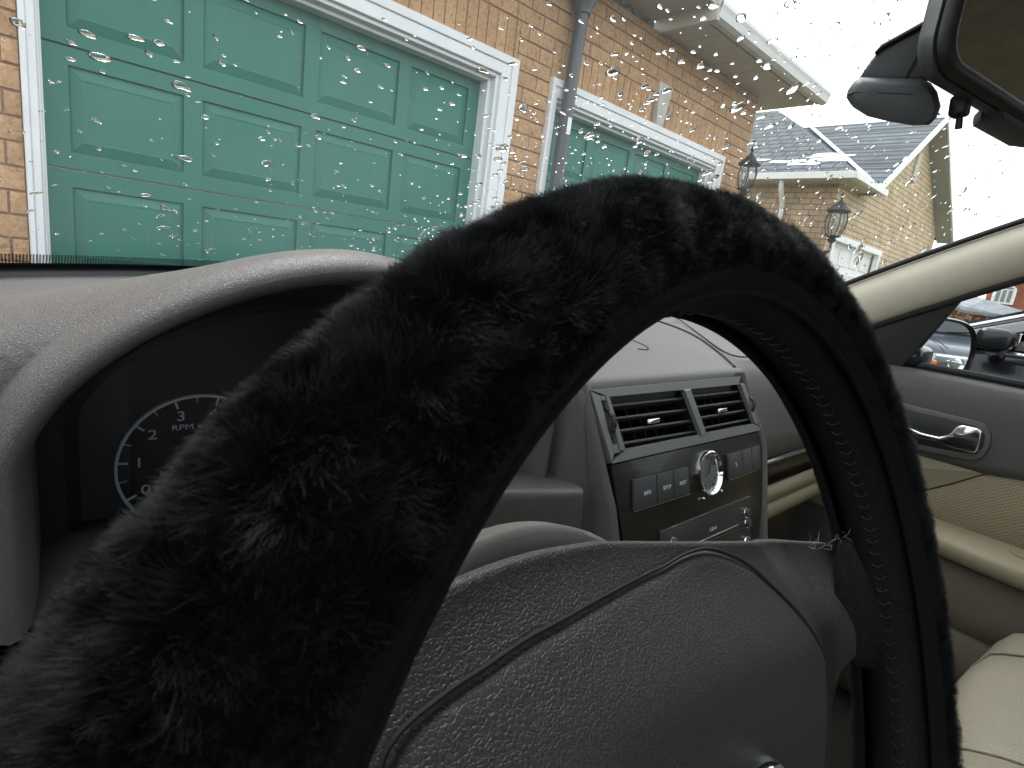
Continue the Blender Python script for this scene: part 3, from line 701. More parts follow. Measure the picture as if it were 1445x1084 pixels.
strip('frit_band', -.004, .008, M_black, .002)
cl(sheet('cowl_seal', [[wsp(x, 0)+Vector((0, dy, dz)) for x in xs] for dy, dz in ((.004, -.001), (-.012, -.009), (-.014, -.028))], M_black, None, .003))
strip('frit_band', .955, 1.0, M_black, .002)
# windshield edge seal and cream pillar, both sides
for sgn, xe in ((1, XC+.68), (-1, XC-.68)):
    E = [wsp(xe, s) for s in [k/24 for k in range(25)]]
    rows = []
    for k, e in enumerate(E):
        s = k/24; wdt = .094-.014*s
        dn = Vector((0, -.46, -.89))                      # across the pillar
        row = []
        for v in (0, .04, .12, .3, .5, .7, .88, .96, 1.0):
            bulge = .026*math.sin(math.pi*min(1, max(0, v)))**.6
            row.append(e+Vector((0, 0, -.005))+dn*(wdt*v)+Vector((-sgn*(bulge-.004), 0, 0)))
        rows.append(row)
    cl(sheet('a_pillar', rows, M_cream, None, .004))
    cl(tube('windshield_seal', [e+Vector((-sgn*.006, .002, -.004)) for e in E], .0048, M_blackrub, None, 8))
    rows2 = [[e+Vector((sgn*v, -v*.2, -v*.7-.006)) for v in (0, .03, .06)] for e in E]
    cl(sheet('pillar_outer', rows2, M_carblack, None, .003))
# headliner and roof shell
def roofz(x, y): u = (x-XC)/.68; return .36-.016*u*u+.05*sm(-.1, -.7, y)-.06*sm(-1.2, -1.9, y)-.05*abs(u)**3*sm(-.1, -.5, y)
ys = [.06-.1*i for i in range(22)]
rows = [[Vector((x, y-.26*((x-XC)/.68)**2*max(0, 1-i/5), roofz(x, y)-.004)) for x in xs] for i, y in enumerate(ys)]
cl(sheet('headliner', rows, M_head, None, .004))
cl(sheet('roof', [[p+Vector((0, 0, .03)) for p in r] for r in rows], M_carblack, None, .003))
# driver-side wall of the cabin (door trim below an open window), rear bulkhead, floor, firewall
cl(plate('driver_door_trim', [(XC-.70, .55, -.13), (XC-.70, -1.3, -.10), (XC-.70, -1.3, -.8), (XC-.70, .55, -.8)], (-.06, 0, 0), M_door, None, .01))
cl(plate('side_glass', [(XC-.72, .30, -.10), (XC-.72, -1.2, -.10), (XC-.64, -1.2, .30), (XC-.64, -.22, .32)], (-.004, 0, 0), M_winglass))
cl(plate('rear_shelf', [(XC-.68, -2.05, -.75), (XC+.68, -2.05, -.75), (XC+.68, -2.05, -.02), (XC-.68, -2.05, -.02)], (0, -.05, 0), M_beige))
cl(plate('b_pillar', [(XC+.68, -.95, -.75), (XC+.68, -1.12, -.75), (XC+.62, -1.12, .36), (XC+.62, -1.0, .36)], (.06, 0, 0), M_cream))
cl(plate('b_pillar', [(XC-.68, -.95, -.75), (XC-.68, -1.12, -.75), (XC-.62, -1.12, .36), (XC-.62, -1.0, .36)], (-.06, 0, 0), M_cream))
cl(plate('rear_side_panel', [(XC+.69, -1.12, -.75), (XC+.69, -2.1, -.75), (XC+.69, -2.1, -.05), (XC+.69, -1.12, -.08)], (.05, 0, 0), M_beige))
cl(plate('floor', [(XC-.70, .75, -.76), (XC+.72, .75, -.76), (XC+.72, -2.1, -.76), (XC-.70, -2.1, -.76)], (0, 0, -.03), M_carpet))
cl(plate('firewall', [(XC-.70, .62, -.76), (XC+.74, .62, -.76), (XC+.74, .50, -.30), (XC-.70, .50, -.30)], (0, .02, 0), M_carpet))
hx = [XC-.82+1.64*i/20 for i in range(21)]
cl(sheet('hood', [[Vector((x, y, -.13-.05*((x-XC)/.8)**2-.16*sm(.95, 1.85, y)-.12*sm(1.7, 1.95, y)-(.08 if abs(x-XC) > .80 else 0))) for x in hx] for y in [.72+.12*k for k in range(11)]], M_carblack, None, .003))

# ------------------------------------------------------------------ dashboard
dash = empty('dashboard', 'grey brown leather-grained dashboard under the windshield with raised hood over the gauges', 'dashboard', (XC, .5, -.4))
def dl(o): o.parent = dash; o.matrix_parent_inverse = Matrix.Translation((-XC, -.5, .4)); return o
ZD = -.072
def ybase(x): u = (x-XC)/.68; return 1.0-.43*u*u-.012
rows = []
for k in range(15):
    t = k/14; rows.append([Vector((x, .56+(ybase(x)-.56)*t, (-.0855+.0135*sm(.22, .42, x))-.012*(1-sm(0, .15, t)))) for x in xs if ybase(x) > .56])
dl(sheet('top_pad', rows, M_dash, None, .006, off=-1))
# hood over the instruments
HC = Vector((.165, 0, -.125))
def sup(a, hw_, hh, e=1.75):
    c, s = math.cos(a), math.sin(a)
    return math.copysign(abs(c)**(2/e), c)*hw_, math.copysign(abs(s)**(2/e), s)*hh
NA = 73
Epath = catmull([(-.175, .31, -.27), (-.175, .315, -.17), (-.175, .335, -.12), (-.175, .40, -.092), (-.175, .52, -.092), (-.12, .60, -.093), (-.02, .65, -.094), (.167, .68, -.092), (.30, .66, -.082), (.40, .58, -.084), (.43, .48, -.084), (.43, .39, -.085), (.425, .335, -.095), (.405, .31, -.13), (.40, .285, -.19), (.40, .27, -.27)], NA)
rowsets = []
offs = [(-.006, .400), (-.002, .37), (0, .335), (.003, .315), (.007, .303), (.012, .300), (.017, .304), (.021, .316), (.022, .335)]
def oc(i, off):
    a = R(205)-R(230)*i/(NA-1)
    if a > math.pi: x, z = HC.x-.160-off, HC.z-(a-math.pi)/R(25)*.075
    elif a < 0: x, z = HC.x+.160+off, HC.z-(-a)/R(25)*.075
    else:
        x0, z0 = sup(a, .160, .096); ln = math.hypot(x0/.155, z0/.096)
        nx, nz = math.cos(a), math.sin(a); x, z = HC.x+x0+nx*off, HC.z+z0+nz*off
    return x, z
for off, y in offs:
    rowsets.append([Vector((oc(i, off)[0], y, oc(i, off)[1])) for i in range(NA)])
last = rowsets[-1]
for k in range(1, 15):
    s = k/14; row = []
    for i in range(NA):
        a = R(205)-R(230)*i/(NA-1); topw = sm(.15, .85, math.sin(a) if 0 < a < math.pi else 0)
        p, e = last[i], Epath[i]
        zz = p.z+(e.z-p.z)*(sm(0, 1, s**.85)*.5+.5*s**.75)
        side = (1-topw); yy = p.y+(e.y-p.y)*(s*topw+side*s**1.3)-side*.034*sm(0, .25, s)*(1-sm(.25, 1.2, s))
        row.append(Vector((p.x+(e.x-p.x)*s, yy, zz)))
    rowsets.append(row)
dl(sheet('instrument_hood', rowsets[2:], M_dash))
dl(sheet('hood_lining', [[v.copy() for v in r] for r in rowsets[:3]], M_dashsm))
# shelf under the cluster, block trims, column surround
dl(sheet('cluster_shelf', [[Vector((.002+.33*j/10, y, z)) for j in range(11)] for y, z in ((.405, -.188), (.36, -.190), (.325, -.196), (.285, -.206), (.278, -.212), (.275, -.25))], M_dashsm, None, .004))
dl(box('trim_block', (.029, .262, -.232), (.05, .04, .055), M_dashsm, None, .006, 3))
P = [on('y', .272, *p) for p in ((690, 684), (829, 692), (826, 742), (760, 742), (690, 742))]
def dres(pts, y0, y1, mat, name, bev=.005):
    return dl(plate(name, pts, (0, y1-y0, 0), mat, None, bev, 3))
dres([P[0]+Vector((-.03, 0, 0)), P[1], P[2], P[2]+Vector((0, 0, -.04)), P[0]+Vector((-.03, 0, -.09))], 0, .06, M_dashsm, 'trim_block', .008)
# lower dash face
dl(sheet('lower_panel', [[Vector((x, y, z)) for x in (XC-.70, -.1, .05, .2, .30, .385, .40)] for y, z in ((.318, -.10), (.300, -.16), (.292, -.22), (.30, -.3), (.33, -.40), (.36, -.5))], M_dash, None, .004, off=-1)) if False else None
dl(sheet('lower_panel', [[Vector((x, y, z)) for x in (XC-.71, -.1, .05, .2, .33, .41)] for y, z in ((.33, -.245), (.292, -.255), (.295, -.3), (.33, -.40), (.36, -.5), (.42, -.6))], M_dashsm, None, .004))
# centre pad over the vents, raised with its own seam
PNn = Vector((0, -.116, 1)).normalized()
def padz(y): return -.0985+.116*(y-.31)
def onz(x, y, h=0.004): return on_plane(Vector((0, .31, -.0985+h)), PNn, x, y)
seam = [onz(*p) for p in ((1046, 531), (1036, 514), (1012, 493), (985, 474), (960, 462), (935, 453), (915, 447))]
sc_ = catmull(seam, 26); sc_ = [v for v in sc_ if v.y > .318]
rows = [[Vector((.385+(v.x-.385)*t, .3085, -.125)) for t in [j/10 for j in range(11)]] for v in sc_[:1]]
rows += [[Vector((.385+(sc_[0].x-.385)*t, y, z)) for t in [j/10 for j in range(11)]] for y, z in ((.3085, -.104), (.311, -.0985), (.316, -.0950))]
for v in sc_:
    rows.append([Vector((.385+(v.x-.385)*t, v.y, padz(v.y)+.004-.004*sm(.97, 1, t))) for t in [j/10*.97 for j in range(10)]+[1.0]])
rows.append([Vector((p.x, .66, ZD+.004)) for p in rows[-1]])
dl(sheet('centre_pad', rows, M_dash))
dl(tube('pad_seam', [Vector((v.x+.001, v.y, padz(v.y)+.001)) for v in sc_], .0020, M_blackrub, None, 6))
cs = [onz(p[0], p[1], .0) for p in ((955, 448), (990, 474), (1018, 494), (1040, 503), (1062, 503), (1090, 498))]
dl(tube('speaker_seam', catmull(cs, 24), .0012, M_blackrub, None, 6))
cs = [onz(*p) for p in ((880, 475), (905, 486), (914, 491), (912, 494), (900, 493))]
dl(tube('sensor_seam', catmull(cs, 16), .0012, M_blackrub, None, 6))
# fill between pad and hood, to the passenger side front roll
prof = [(.60, -.080), (.565, -.0745), (.50, -.0775), (.44, -.0845), (.40, -.0895), (.375, -.0935), (.355, -.101), (.340, -.115), (.330, -.135), (.320, -.165), (.312, -.20), (.307, -.236)]
dl(sheet('passenger_pad', [[Vector((.41+(1.222-.41)*j/24, y+.018*sm(.66, .60, .41+(1.222-.41)*j/24), z)) for j in range(25)] for y, z in prof], M_dash, None, .004, off=-1))
prof = [(.306, -.2365), (.302, -.2395), (.306, -.2425)]
dl(sheet('chrome_strip', [[Vector((.66+.56*j/16, y, z)) for j in range(17)] for y, z in prof], M_chrome, None, .002))
prof = [(.310, -.2425), (.311, -.26), (.309, -.282)]
dl(sheet('wood_strip', [[Vector((.66+.56*j/16, y, z)) for j in range(17)] for y, z in prof], M_wood, None, .002))
prof = [(.306, -.284), (.300, -.290), (.298, -.305), (.303, -.3065), (.299, -.309), (.295, -.325), (.300, -.337), (.33, -.342), (.42, -.345)]
dl(sheet('glovebox_lid', [[Vector((.66+.56*j/16, y, z)) for j in range(17)] for y, z in prof], M_beige, None, .003))
dl(sheet('under_panel', [[Vector((x, y, z)) for x in (.66, .95, 1.222)] for y, z in ((.36, -.343), (.45, -.36), (.52, -.45))], M_carpet, None, .004))

# ------------------------------------------------------------------ instrument cluster
ic = empty('instrument_cluster', 'dark gauge cluster with grey tachometer ring reading RPM behind the fur cover', 'gauges', (.167, .40, -.13))
def il(o): o.parent = ic; o.matrix_parent_inverse = Matrix.Translation((-.167, -.40, .13)); return o
YC = .388
il(plate('dial_face', [(oc(i, .001)[0], YC+.008, oc(i, .001)[1]) for i in range(NA)], (0, .004, 0), plain('dial_black', (.014, .015, .018), .6, var=.03)))
M_lensf = plain('lens_frame', (.008, .008, .009), .6)
lo = [oc(i, -.012) for i in range(NA)]; li = [oc(i, -.024) for i in range(NA)]
il(sheet('lens_bezel', [[Vector((x, .374, z)) for x, z in [oc(i, -.001) for i in range(NA)]], [Vector((x, .374, z)) for x, z in lo], [Vector((x, .394, z)) for x, z in li]], M_lensf))
il(plate('dial_mask', [(.022, YC+.003, -.10), (.052, YC+.003, -.075), (.052, YC+.003, -.19), (.022, YC+.003, -.19)], (0, .002, 0), plain('dial_side', (.05, .054, .06), .5, var=.05)))
il(plate('lens', [(oc(i, -.003)[0], .378, oc(i, -.003)[1]) for i in range(NA)], (0, .002, 0), M_lens))
def dial(cx, cz, r, n, a0, step, nums):
    il(lathe('dial_ring', [(r, 0), (r, .003), (r+.0016, .003), (r+.0016, 0)], M_mark, None, 72, Matrix.Translation((cx, YC, cz)) @ Matrix.Rotation(R(90), 4, 'X'), R(a0+30-360+0 if False else a0-300+0), R(a0+28)))
    for k in range(n*2+1):
        a = R(a0-step*k/2); big = k % 2 == 0; L_ = .0055 if big else .0042; wd = .0012 if big else .0005
        M = Matrix.Translation((cx, YC-.001, cz)) @ Matrix.Rotation(-a, 4, 'Y')
        il(box('tick', (r-L_/2, 0, 0), (L_, .0006, wd), M_mark, None, 0, M=M))
    for k in range(n+1):
        a = R(a0-step*k); rr_ = r-.0112
        o = text('numeral', str(k*nums), .0092, M_mark, None, Matrix.Identity(4), sx=1.25)
        o.matrix_world = Matrix.Translation((cx+rr_*math.cos(a), YC-.001, cz+rr_*math.sin(a))) @ Matrix.Rotation(R(90), 4, 'X') @ Matrix.Diagonal((1.25, 1, 1, 1)); il(o)
dial(.0895, -.157, .0447, 7, 207, 33, 1)
dial(.245, -.157, .0447, 8, 207, 30, 20)
o = text('numeral', 'RPM x 1000', .0050, M_mark, None, Matrix.Identity(4)); o.matrix_world = Matrix.Translation((.0905, YC-.001, -.1325)) @ Matrix.Rotation(R(90), 4, 'X') @ Matrix.Diagonal((1.35, 1, 1, 1)); il(o)

# ------------------------------------------------------------------ centre stack
O = Vector((.535, .3055, -.10)); dn = Vector((0, -.309, -.951)).normalized(); ac = Vector((1, 0, 0)); nn = dn.cross(ac).normalized()
if nn.y > 0: nn = -nn
MS = Matrix(((1, -dn.x, nn.x, O.x), (0, -dn.y, nn.y, O.y), (0, -dn.z, nn.z, O.z), (0, 0, 0, 1)))   # local x right, y up the face, z towards the driver
MSi = MS.inverted()
cs_ = empty('centre_stack', 'centre console stack with two air vents, dark wood fascia, round clock and radio', 'console', mat=MS)
def sp(x, y, h=0):
    p = on_plane(O+nn*h, nn, x, y); q_ = MSi @ p; return Vector((q_.x, q_.y, h))
def sl(name, px, h0, h1, mat, bev=0, parent=cs_, seg=2):
    pts = [sp(x, y, 0) for x, y in px]; pts = [Vector((p.x, p.y, h1)) for p in pts]
    return plate(name, pts, (0, 0, h0-h1), mat, parent, bev, seg)
def lerp2(a, b, t): return (a[0]+(b[0]-a[0])*t, a[1]+(b[1]-a[1])*t)
def quadpt(qd, u, v):                                     # projective-free bilinear in the stack plane
    a, b, c, d = [sp(*p) for p in qd]; return a.lerp(b, u).lerp(d.lerp(c, u), v)
# body behind (leather cheeks left and right)
tl, tr_c, br, bl_ = sp(829, 552), sp(1042, 531), sp(1073, 606), sp(861, 653)
bl2, br2 = sp(882, 790), sp(1064, 790)
def cheek(side):
    rows = []
    for k in range(14):
        v = k/13; yv = tl.y+.006-(.30)*v
        xi = (tl.x+(bl_.x-tl.x)*min(1, v*2.6)+(bl2.x-bl_.x)*max(0, v*1.2-.35)) if side < 0 else (tr_c.x+(br.x-tr_c.x)*min(1, v*3)+(br2.x-br.x)*max(0, v*1.2-.35))
        row = []
        for dx, h in ((-.002, -.004), (.0, .002), (.006, .004), (.012, .003), (.017, -.004), (.020, -.02), (.022, -.09)):
            row.append(Vector((xi+side*dx, yv, h)))
        rows.append(row)
    return sheet('side_cheek', rows, M_dash, cs_)
cheek(1); cheek(-1)
# vent surround made of bars round the two openings
VL = [(854.8, 560.3), (960.4, 550.7), (985.5, 616.5), (877.6, 635.2)]
VR = [(969, 549), (1039.5, 542.8), (1060.6, 598), (991.5, 612.4)]
OUT = [(829, 551), (1042, 531.5), (1073, 606.5), (860, 654)]
def P3(p, h): q_ = sp(*p); return Vector((q_.x, q_.y, h))
bm = bmesh.new()
def prism(bm, pts, h0, h1, ins=.0012):
    ctr = sum((sp(*p) for p in pts), Vector())/len(pts)
    lo_ = [bm.verts.new(P3(p, h0)) for p in pts]; md_ = [bm.verts.new(P3(p, h1-ins)) for p in pts]
    hi_ = []
    for p in pts:
        q_ = P3(p, h1); dd = (ctr-q_); dd.z = 0; q_ = q_+dd.normalized()*ins; q_.z = h1; hi_.append(bm.verts.new(q_))
    n = len(pts)
    for A_, B_ in ((lo_, md_), (md_, hi_)):
        for i in range(n): bm.faces.new((A_[i], A_[(i+1) % n], B_[(i+1) % n], B_[i]))
    bm.faces.new(hi_)
prism(bm, [OUT[0], OUT[1], VR[1], VL[0]], -.01, .0035)
prism(bm, [OUT[1], OUT[2], (1065, 600), (1046, 541)], -.01, .0035)
prism(bm, [(1040, 541.5), (1045.5, 541.5), (1064, 598), (1060.8, 598.5)], -.01, .0045)
prism(bm, [VL[3], VR[2], OUT[2], OUT[3]], -.01, .0034)
prism(bm, [OUT[0], (842, 557.5), (863, 640), OUT[3]], -.01, .0035)
prism(bm, [(850, 559), VL[0], VL[3], (871, 637.5)], -.01, .0045)
prism(bm, [(842, 558), (851, 558), (853, 566), (844, 566)], -.01, .0033); prism(bm, [(860, 628), (869, 626), (872, 639), (862, 641)], -.01, .0033)
prism(bm, [VL[1], VR[0], VR[3], VL[2]], -.01, .005)
from_bm('vent_bezel', bm, M_vent, cs_, 'auto')
def vent(V, tabc, n, label):
    a, b, c, d = [P3(p, 0) for p in V]; bm = bmesh.new()
    for p0, p1 in ((a, b), (b, c), (c, d), (d, a)):        # duct walls
        z = Vector((0, 0, -.05)); f = [bm.verts.new(x) for x in (p0, p1, p1+z, p0+z)]; bm.faces.new(f)
    f = [bm.verts.new(x+Vector((0, 0, -.05))) for x in (a, b, c, d)]; bm.faces.new(f)
    duct = from_bm('air_vent', bm, M_black, cs_)
    for k in range(n):
        t = (k+.72)/(n+.22); p, q_ = a.lerp(d, t), b.lerp(c, t)
        bm = bmesh.new(); wd = .009
        vs = []
        for e in (p, q_):
            for yy, zz in ((.0012, -.001), (-.0004, -.0003), (-.0014, -.0012), (-.0055, -.013), (-.004, -.0135)): vs.append(bm.verts.new(e+Vector((0, yy, zz))))
        for i in range(5): bm.faces.new((vs[i], vs[(i+1) % 5], vs[5+(i+1) % 5], vs[5+i]))
        bm.faces.new(vs[:5]); bm.faces.new(vs[5:][::-1]); from_bm('slat', bm, M_dkgrey, duct)
    for k in range(7):
        t = (k+.5)/7; p, q_ = a.lerp(b, t), d.lerp(c, t)
        plate('vane', [p+Vector((0, 0, -.018)), q_+Vector((0, 0, -.018)), q_+Vector((0, 0, -.035)), p+Vector((0, 0, -.035))], (.001, 0, 0), M_black, duct)
    tc = sp(*tabc); box('slat_tab', (tc.x, tc.y, -.0005), (.021, .0048, .006), M_chrome, duct, .0012, 3)
    return duct
vent(VL, (920.8, 594), 4, ''); vent(VR, (1018, 579), 4, '')
for (x0, y0, x1, y1) in ((856, 570, 868, 622), (1056, 552, 1065, 590)):
    a, b = sp(x0-4, y0), sp(x1-6, y1); c = (a+b)/2; L_ = (a-b).length
    o = lathe('thumbwheel', [(L_*.36, -.003), (L_*.40, -.003), (L_*.40, .003), (L_*.36, .003)], M_black, cs_, 36, Matrix.Translation((c.x+.001, c.y, -.006)) @ Matrix.Rotation(R(90), 4, 'Y'))
    for k in range(5):
        an = R(-50+25*k); box('wheel_ridge', (c.x+.001, c.y+L_*.40*math.sin(an), -.006+L_*.40*math.cos(an)), (.0055, .0012, .0012), M_dkgrey, o)
# wood fascia
FX = [(861, 656), (1073, 608.5), (1078, 660), (1066, 800), (884, 800)]
sl('fascia', FX, -.012, .0015, M_wood, .001)
# button groups
def buttons(q4, cuts, names):
    a, b, c, d = [sp(*p) for p in q4]
    bm = bmesh.new(); m_ = [Vector((p.x, p.y, .0022)) for p in (a, b, c, d)]
    g_ = plate('button_recess', [m_[0]+Vector((-.0008, .0008, 0)), m_[1]+Vector((.0008, .0008, 0)), m_[2]+Vector((.0008, -.0008, 0)), m_[3]+Vector((-.0008, -.0008, 0))], (0, 0, -.002), M_black, cs_)
    for k in range(len(cuts)-1):
        u0, u1 = cuts[k]+.008, cuts[k+1]-.008
        pts = [a.lerp(b, u0), a.lerp(b, u1), d.lerp(c, u1), d.lerp(c, u0)]
        o = plate('button', [Vector((p.x, p.y, .0052)) for p in pts], (0, 0, -.004), M_dkgrey, cs_, .0009, 2)
        ctr = sum(pts, Vector())/4; nm = names[k]
        if nm == 'tri':
            s = .0026
            for r_ in (0,): plate('icon', [(ctr.x-s, ctr.y-s*.8, .0054), (ctr.x+s, ctr.y-s*.8, .0054), (ctr.x, ctr.y+s, .0054)], (0, 0, -.0003), M_printred, o)
        elif nm == 'wave':
            box('icon', (ctr.x, ctr.y, .0054), (.003, .0006, .0003), M_print, o); box('icon', (ctr.x, ctr.y+.002, .0054), (.003, .0006, .0003), M_print, o); box('icon', (ctr.x+.001, ctr.y-.002, .0054), (.002, .0006, .0003), M_print, o)
        elif nm: text('lettering', nm, .0054, M_print, o, Matrix.Translation((ctr.x+.002, ctr.y-.001, .0054)), sx=.95)
    tube('chrome_edge', [Vector((d.x-.001, d.y-.001, .004)), Vector((c.x+.001, c.y-.001, .004))], .0006, M_chrome, cs_, 6)
buttons([(888.4, 677), (965.9, 658.7), (968.3, 695.5), (889.6, 720)], [0, .385, .69, 1], ['INFO', 'SETUP', 'RESET'])
buttons([(1022, 642), (1067, 629), (1068.8, 660), (1024, 676.5)], [0, .42, .71, 1], ['wave', 'tri', None])
# clock
ck = sp(996.3, 666); rt_, rb_ = sp(996.3, 634.5), sp(998, 699); cr_ = abs(rt_.y-rb_.y)/2*1.0
cM = Matrix.Translation((ck.x, (rt_.y+rb_.y)/2, .002))
ckb = lathe('clock', [(cr_*.98, -.004), (cr_, .002), (cr_*.97, .0055), (cr_*.92, .006), (cr_*.86, .0035), (cr_*.80, .0005), (cr_*.8, -.004)], M_chrome, cs_, 48, cM)
lathe('clock_face', [(0, .0003), (cr_*.81, .0003)], plain('clock_silver', (.30, .31, .33), .35, metal=.6, var=.1, nscale=200), ckb, 40, cM)
lathe('clock_lens', [(0, .0042), (cr_*.5, .0038), (cr_*.8, .0022)], M_winglass, ckb, 32, cM)
for k in range(12):
    a = R(30*k); box('hour_mark', (cr_*.66, 0, .0008), (cr_*.16, .0006, .0004), M_blackrub, ckb, 0, M=cM @ Matrix.Rotation(a, 4, 'Z'))
for a, L_ in ((R(62), .5), (R(-160), .36)): box('clock_hand', (cr_*L_/2, 0, .0013), (cr_*L_, .0008, .0003), M_blackrub, ckb, 0, M=cM @ Matrix.Rotation(a, 4, 'Z'))
for px, tt in (((987, 703), 'H'), ((1012, 692.5), 'M')):
    p = sp(*px); lathe('clock_stem', [(0, .0055), (.0012, .0055), (.0017, .0045), (.0017, .001)], M_chrome, cs_, 12, Matrix.Translation((p.x, p.y, .001)))
    text('lettering', tt, .0042, M_print, cs_, Matrix.Translation((p.x-.004, p.y-.0005, .0018)))
# radio
R1 = [(926.8, 750), (1054, 700), (1056.5, 738), (1046, 742), (950, 776), (928, 783)]
rd = sl('radio', [(926.8, 750), (1054, 700), (1057, 800), (930, 800)], -.006, .0035, plain('radio_black', (.03, .031, .033), .32, var=.05), .001)
def rline(a, b, r_, mat, nm='chrome_edge', h=.0038): tube(nm, [P3(a, h), P3(b, h)], r_, mat, rd, 6)
rline((926.8, 750), (1054, 700), .0005, M_chrome)
rline((972, 769), (1040, 739), .0006, M_chrome, 'disc_slot', .0037)
rline((930, 787), (1045, 745), .0010, M_blackrub, 'disc_slot', .0037)
rline((1030, 768), (1042, 762), .0008, M_chrome)
for px, r_ in (((1048.5, 723), .0058), ((1049.5, 737.5), .0058), ((946, 768), .0075), ((1050, 765), .0075)):
    p = sp(*px); Mk = Matrix.Translation((p.x, p.y, .003))
    kb = lathe('knob', [(0, .0052), (r_*.8, .005), (r_*.86, .0042), (r_*.86, 0)], M_dkgrey, rd, 24, Mk)
    lathe('knob_ring', [(r_*.9, .0015), (r_*1.0, .0022), (r_*1.05, .001)], M_chrome, rd, 24, Mk)
p = sp(1002, 745.6); text('lettering', 'CD-6', .0052, M_print, rd, Matrix.Translation((p.x, p.y, .0037)), sx=1.3)

# ------------------------------------------------------------------ rear-view mirror
am = R(12); mc = Vector((.622, .113, .216))
MM = Matrix.Translation(mc) @ Matrix.Rotation(-am, 4, 'Z') @ Matrix.Rotation(R(-7), 4, 'X')   # local x along the mirror, -y towards the driver
rm = empty('rearview_mirror', 'black rear-view mirror reflecting the tan headliner, cut off by the right edge of the view', 'mirror', mat=MM)
def rrect(w_, h_, r_, n=8, sk=0, tp=0):
    out = []
    for cx, cy, a0 in ((w_-r_, h_-r_, 0), (-w_+r_, h_-r_, 90), (-w_+r_, -h_+r_, 180), (w_-r_, -h_+r_, 270)):
        for k in range(n+1):
            a = R(a0+90*k/n); out.append((cx+r_*math.cos(a)+sk*(cy+r_*math.sin(a)), cy+r_*math.sin(a)))
    return [(x*(1-tp*z), z) for x, z in out]
def loft(name, secs, mat, parent, cap=True, M=None):
    P = [[(M @ Vector((x, y, z)) if M is not None else Vector((x, y, z))) for (x, z) in s] for y, s in secs]
    n = len(P[0]); vs = [p for r_ in P for p in r_]; fs = [(i*n+j, i*n+(j+1) % n, (i+1)*n+(j+1) % n, (i+1)*n+j) for i in range(len(P)-1) for j in range(n)]
    if cap: fs += [tuple(range(n)), tuple(range((len(P)-1)*n, len(P)*n))]
    o = mk(name, vs, fs, mat, parent, True); o.data.set_sharp_from_angle(angle=R(50)); return o
W_, H_ = .134, .050
loft('housing', [(.001, rrect(W_, H_, .026, 8, 0, 1.6)), (.007, rrect(W_, H_, .026, 8, 0, 1.6)), (.014, rrect(W_-.006, H_-.005, .024, 8, 0, 1.6)), (.021, rrect(W_-.024, H_-.015, .014, 8, 0, 1.6))], M_dkgrey, rm)
loft('bezel', [(-.001, rrect(W_-.001, H_-.001, .026, 8, 0, 1.6)), (-.006, rrect(W_-.003, H_-.002, .025, 8, 0, 1.6)), (-.0085, rrect(W_-.008, H_-.006, .021, 8, 0, 1.6)), (-.007, rrect(W_-.014, H_-.011, .018, 8, 0, 1.6)), (-.005, rrect(W_-.0165, H_-.0125, .0165, 8, 0, 1.6))], M_black, rm, False)
loft('mirror_glass', [(-.0052, rrect(W_-.0165, H_-.0125, .0165, 8, 0, 1.6)), (-.004, rrect(W_-.0165, H_-.0125, .0165, 8, 0, 1.6))], M_rvmirror, rm)
loft('lower_lip', [(-.002, rrect(.05, .006, .005)), (.012, rrect(.052, .007, .005)), (.022, rrect(.04, .005, .004))], M_dkgrey, rm, True, Matrix.Translation((.028, 0, -.047)))
o = box('toggle_tab', (-.066, .010, -.053), (.012, .012, .016), M_black, rm, .003, 3); tube('tab_pin', [(-.064, .010, -.058), (-.063, .010, -.069)], lambda t: .0022+.001*math.sin(t*9), M_black, rm, 10)
tube('ball_arm', [(.06, .015, .01), (.065, .05, .03), (.07, .09, .06)], .009, M_black, rm, 14)

# mount cover and sensor pod hung from the glass behind the mirror
def ray_at(x, y, dist): d = Vector(ray(x, y)); return d.normalized()*dist
sp_ = empty('sensor_pod', 'dark grey sensor housing on a tapering stem, just left of the rear-view mirror', 'sensor housing', tuple(ray_at(1260, 140, .60)))
def spl(o): o.parent = sp_; o.matrix_parent_inverse = Matrix.Translation(-Vector(sp_.location)); return o
M_pod = plain('pod_plastic', (.058, .062, .068), .5, bump=.0002, bscale=1600)
fwd = Vector(ray(1260, 140)).normalized()
pod_px = [(1194, 138), (1196, 128), (1205, 115), (1214, 109), (1300, 111), (1314, 117), (1323, 130), (1328, 150), (1322, 166), (1312, 176), (1290, 177), (1250, 170), (1222, 163), (1203, 151)]
def pp(x, y, h): return on_plane(fwd*h, fwd, x, y)
cpx = (sum(p[0] for p in pod_px)/len(pod_px), sum(p[1] for p in pod_px)/len(pod_px))
def sec(k, h, dy=0): return [pp(cpx[0]+(x-cpx[0])*k, cpx[1]+(y-cpx[1])*k+dy, h) for x, y in pod_px]
secs = [sec(.62, .572, 6), sec(.86, .573, 4), sec(.96, .577, 2), sec(1.0, .585), sec(1.0, .62), sec(.95, .64), sec(.8, .65)]
npx = len(pod_px)
def closedloft(name, secs, mat, sharp=40):
    n = len(secs[0]); o = mk(name, [v for s_0 in secs for v in s_0], [(i*n+j, i*n+(j+1) % n, (i+1)*n+(j+1) % n, (i+1)*n+j) for i in range(len(secs)-1) for j in range(n)]+[tuple(range(n)), tuple(range((len(secs)-1)*n, len(secs)*n))], mat, None, True)
    o.data.set_sharp_from_angle(angle=R(sharp)); return o
spl(closedloft('pod_case', secs, M_pod))
spl(tube('pod_seam', [pp(1196, 134, .577), pp(1203, 130.5, .5735), pp(1240, 131, .5725), pp(1285, 133, .5725), pp(1300, 139, .573), pp(1320, 158, .577), pp(1326, 162, .59)], .0007, M_black, None, 6))
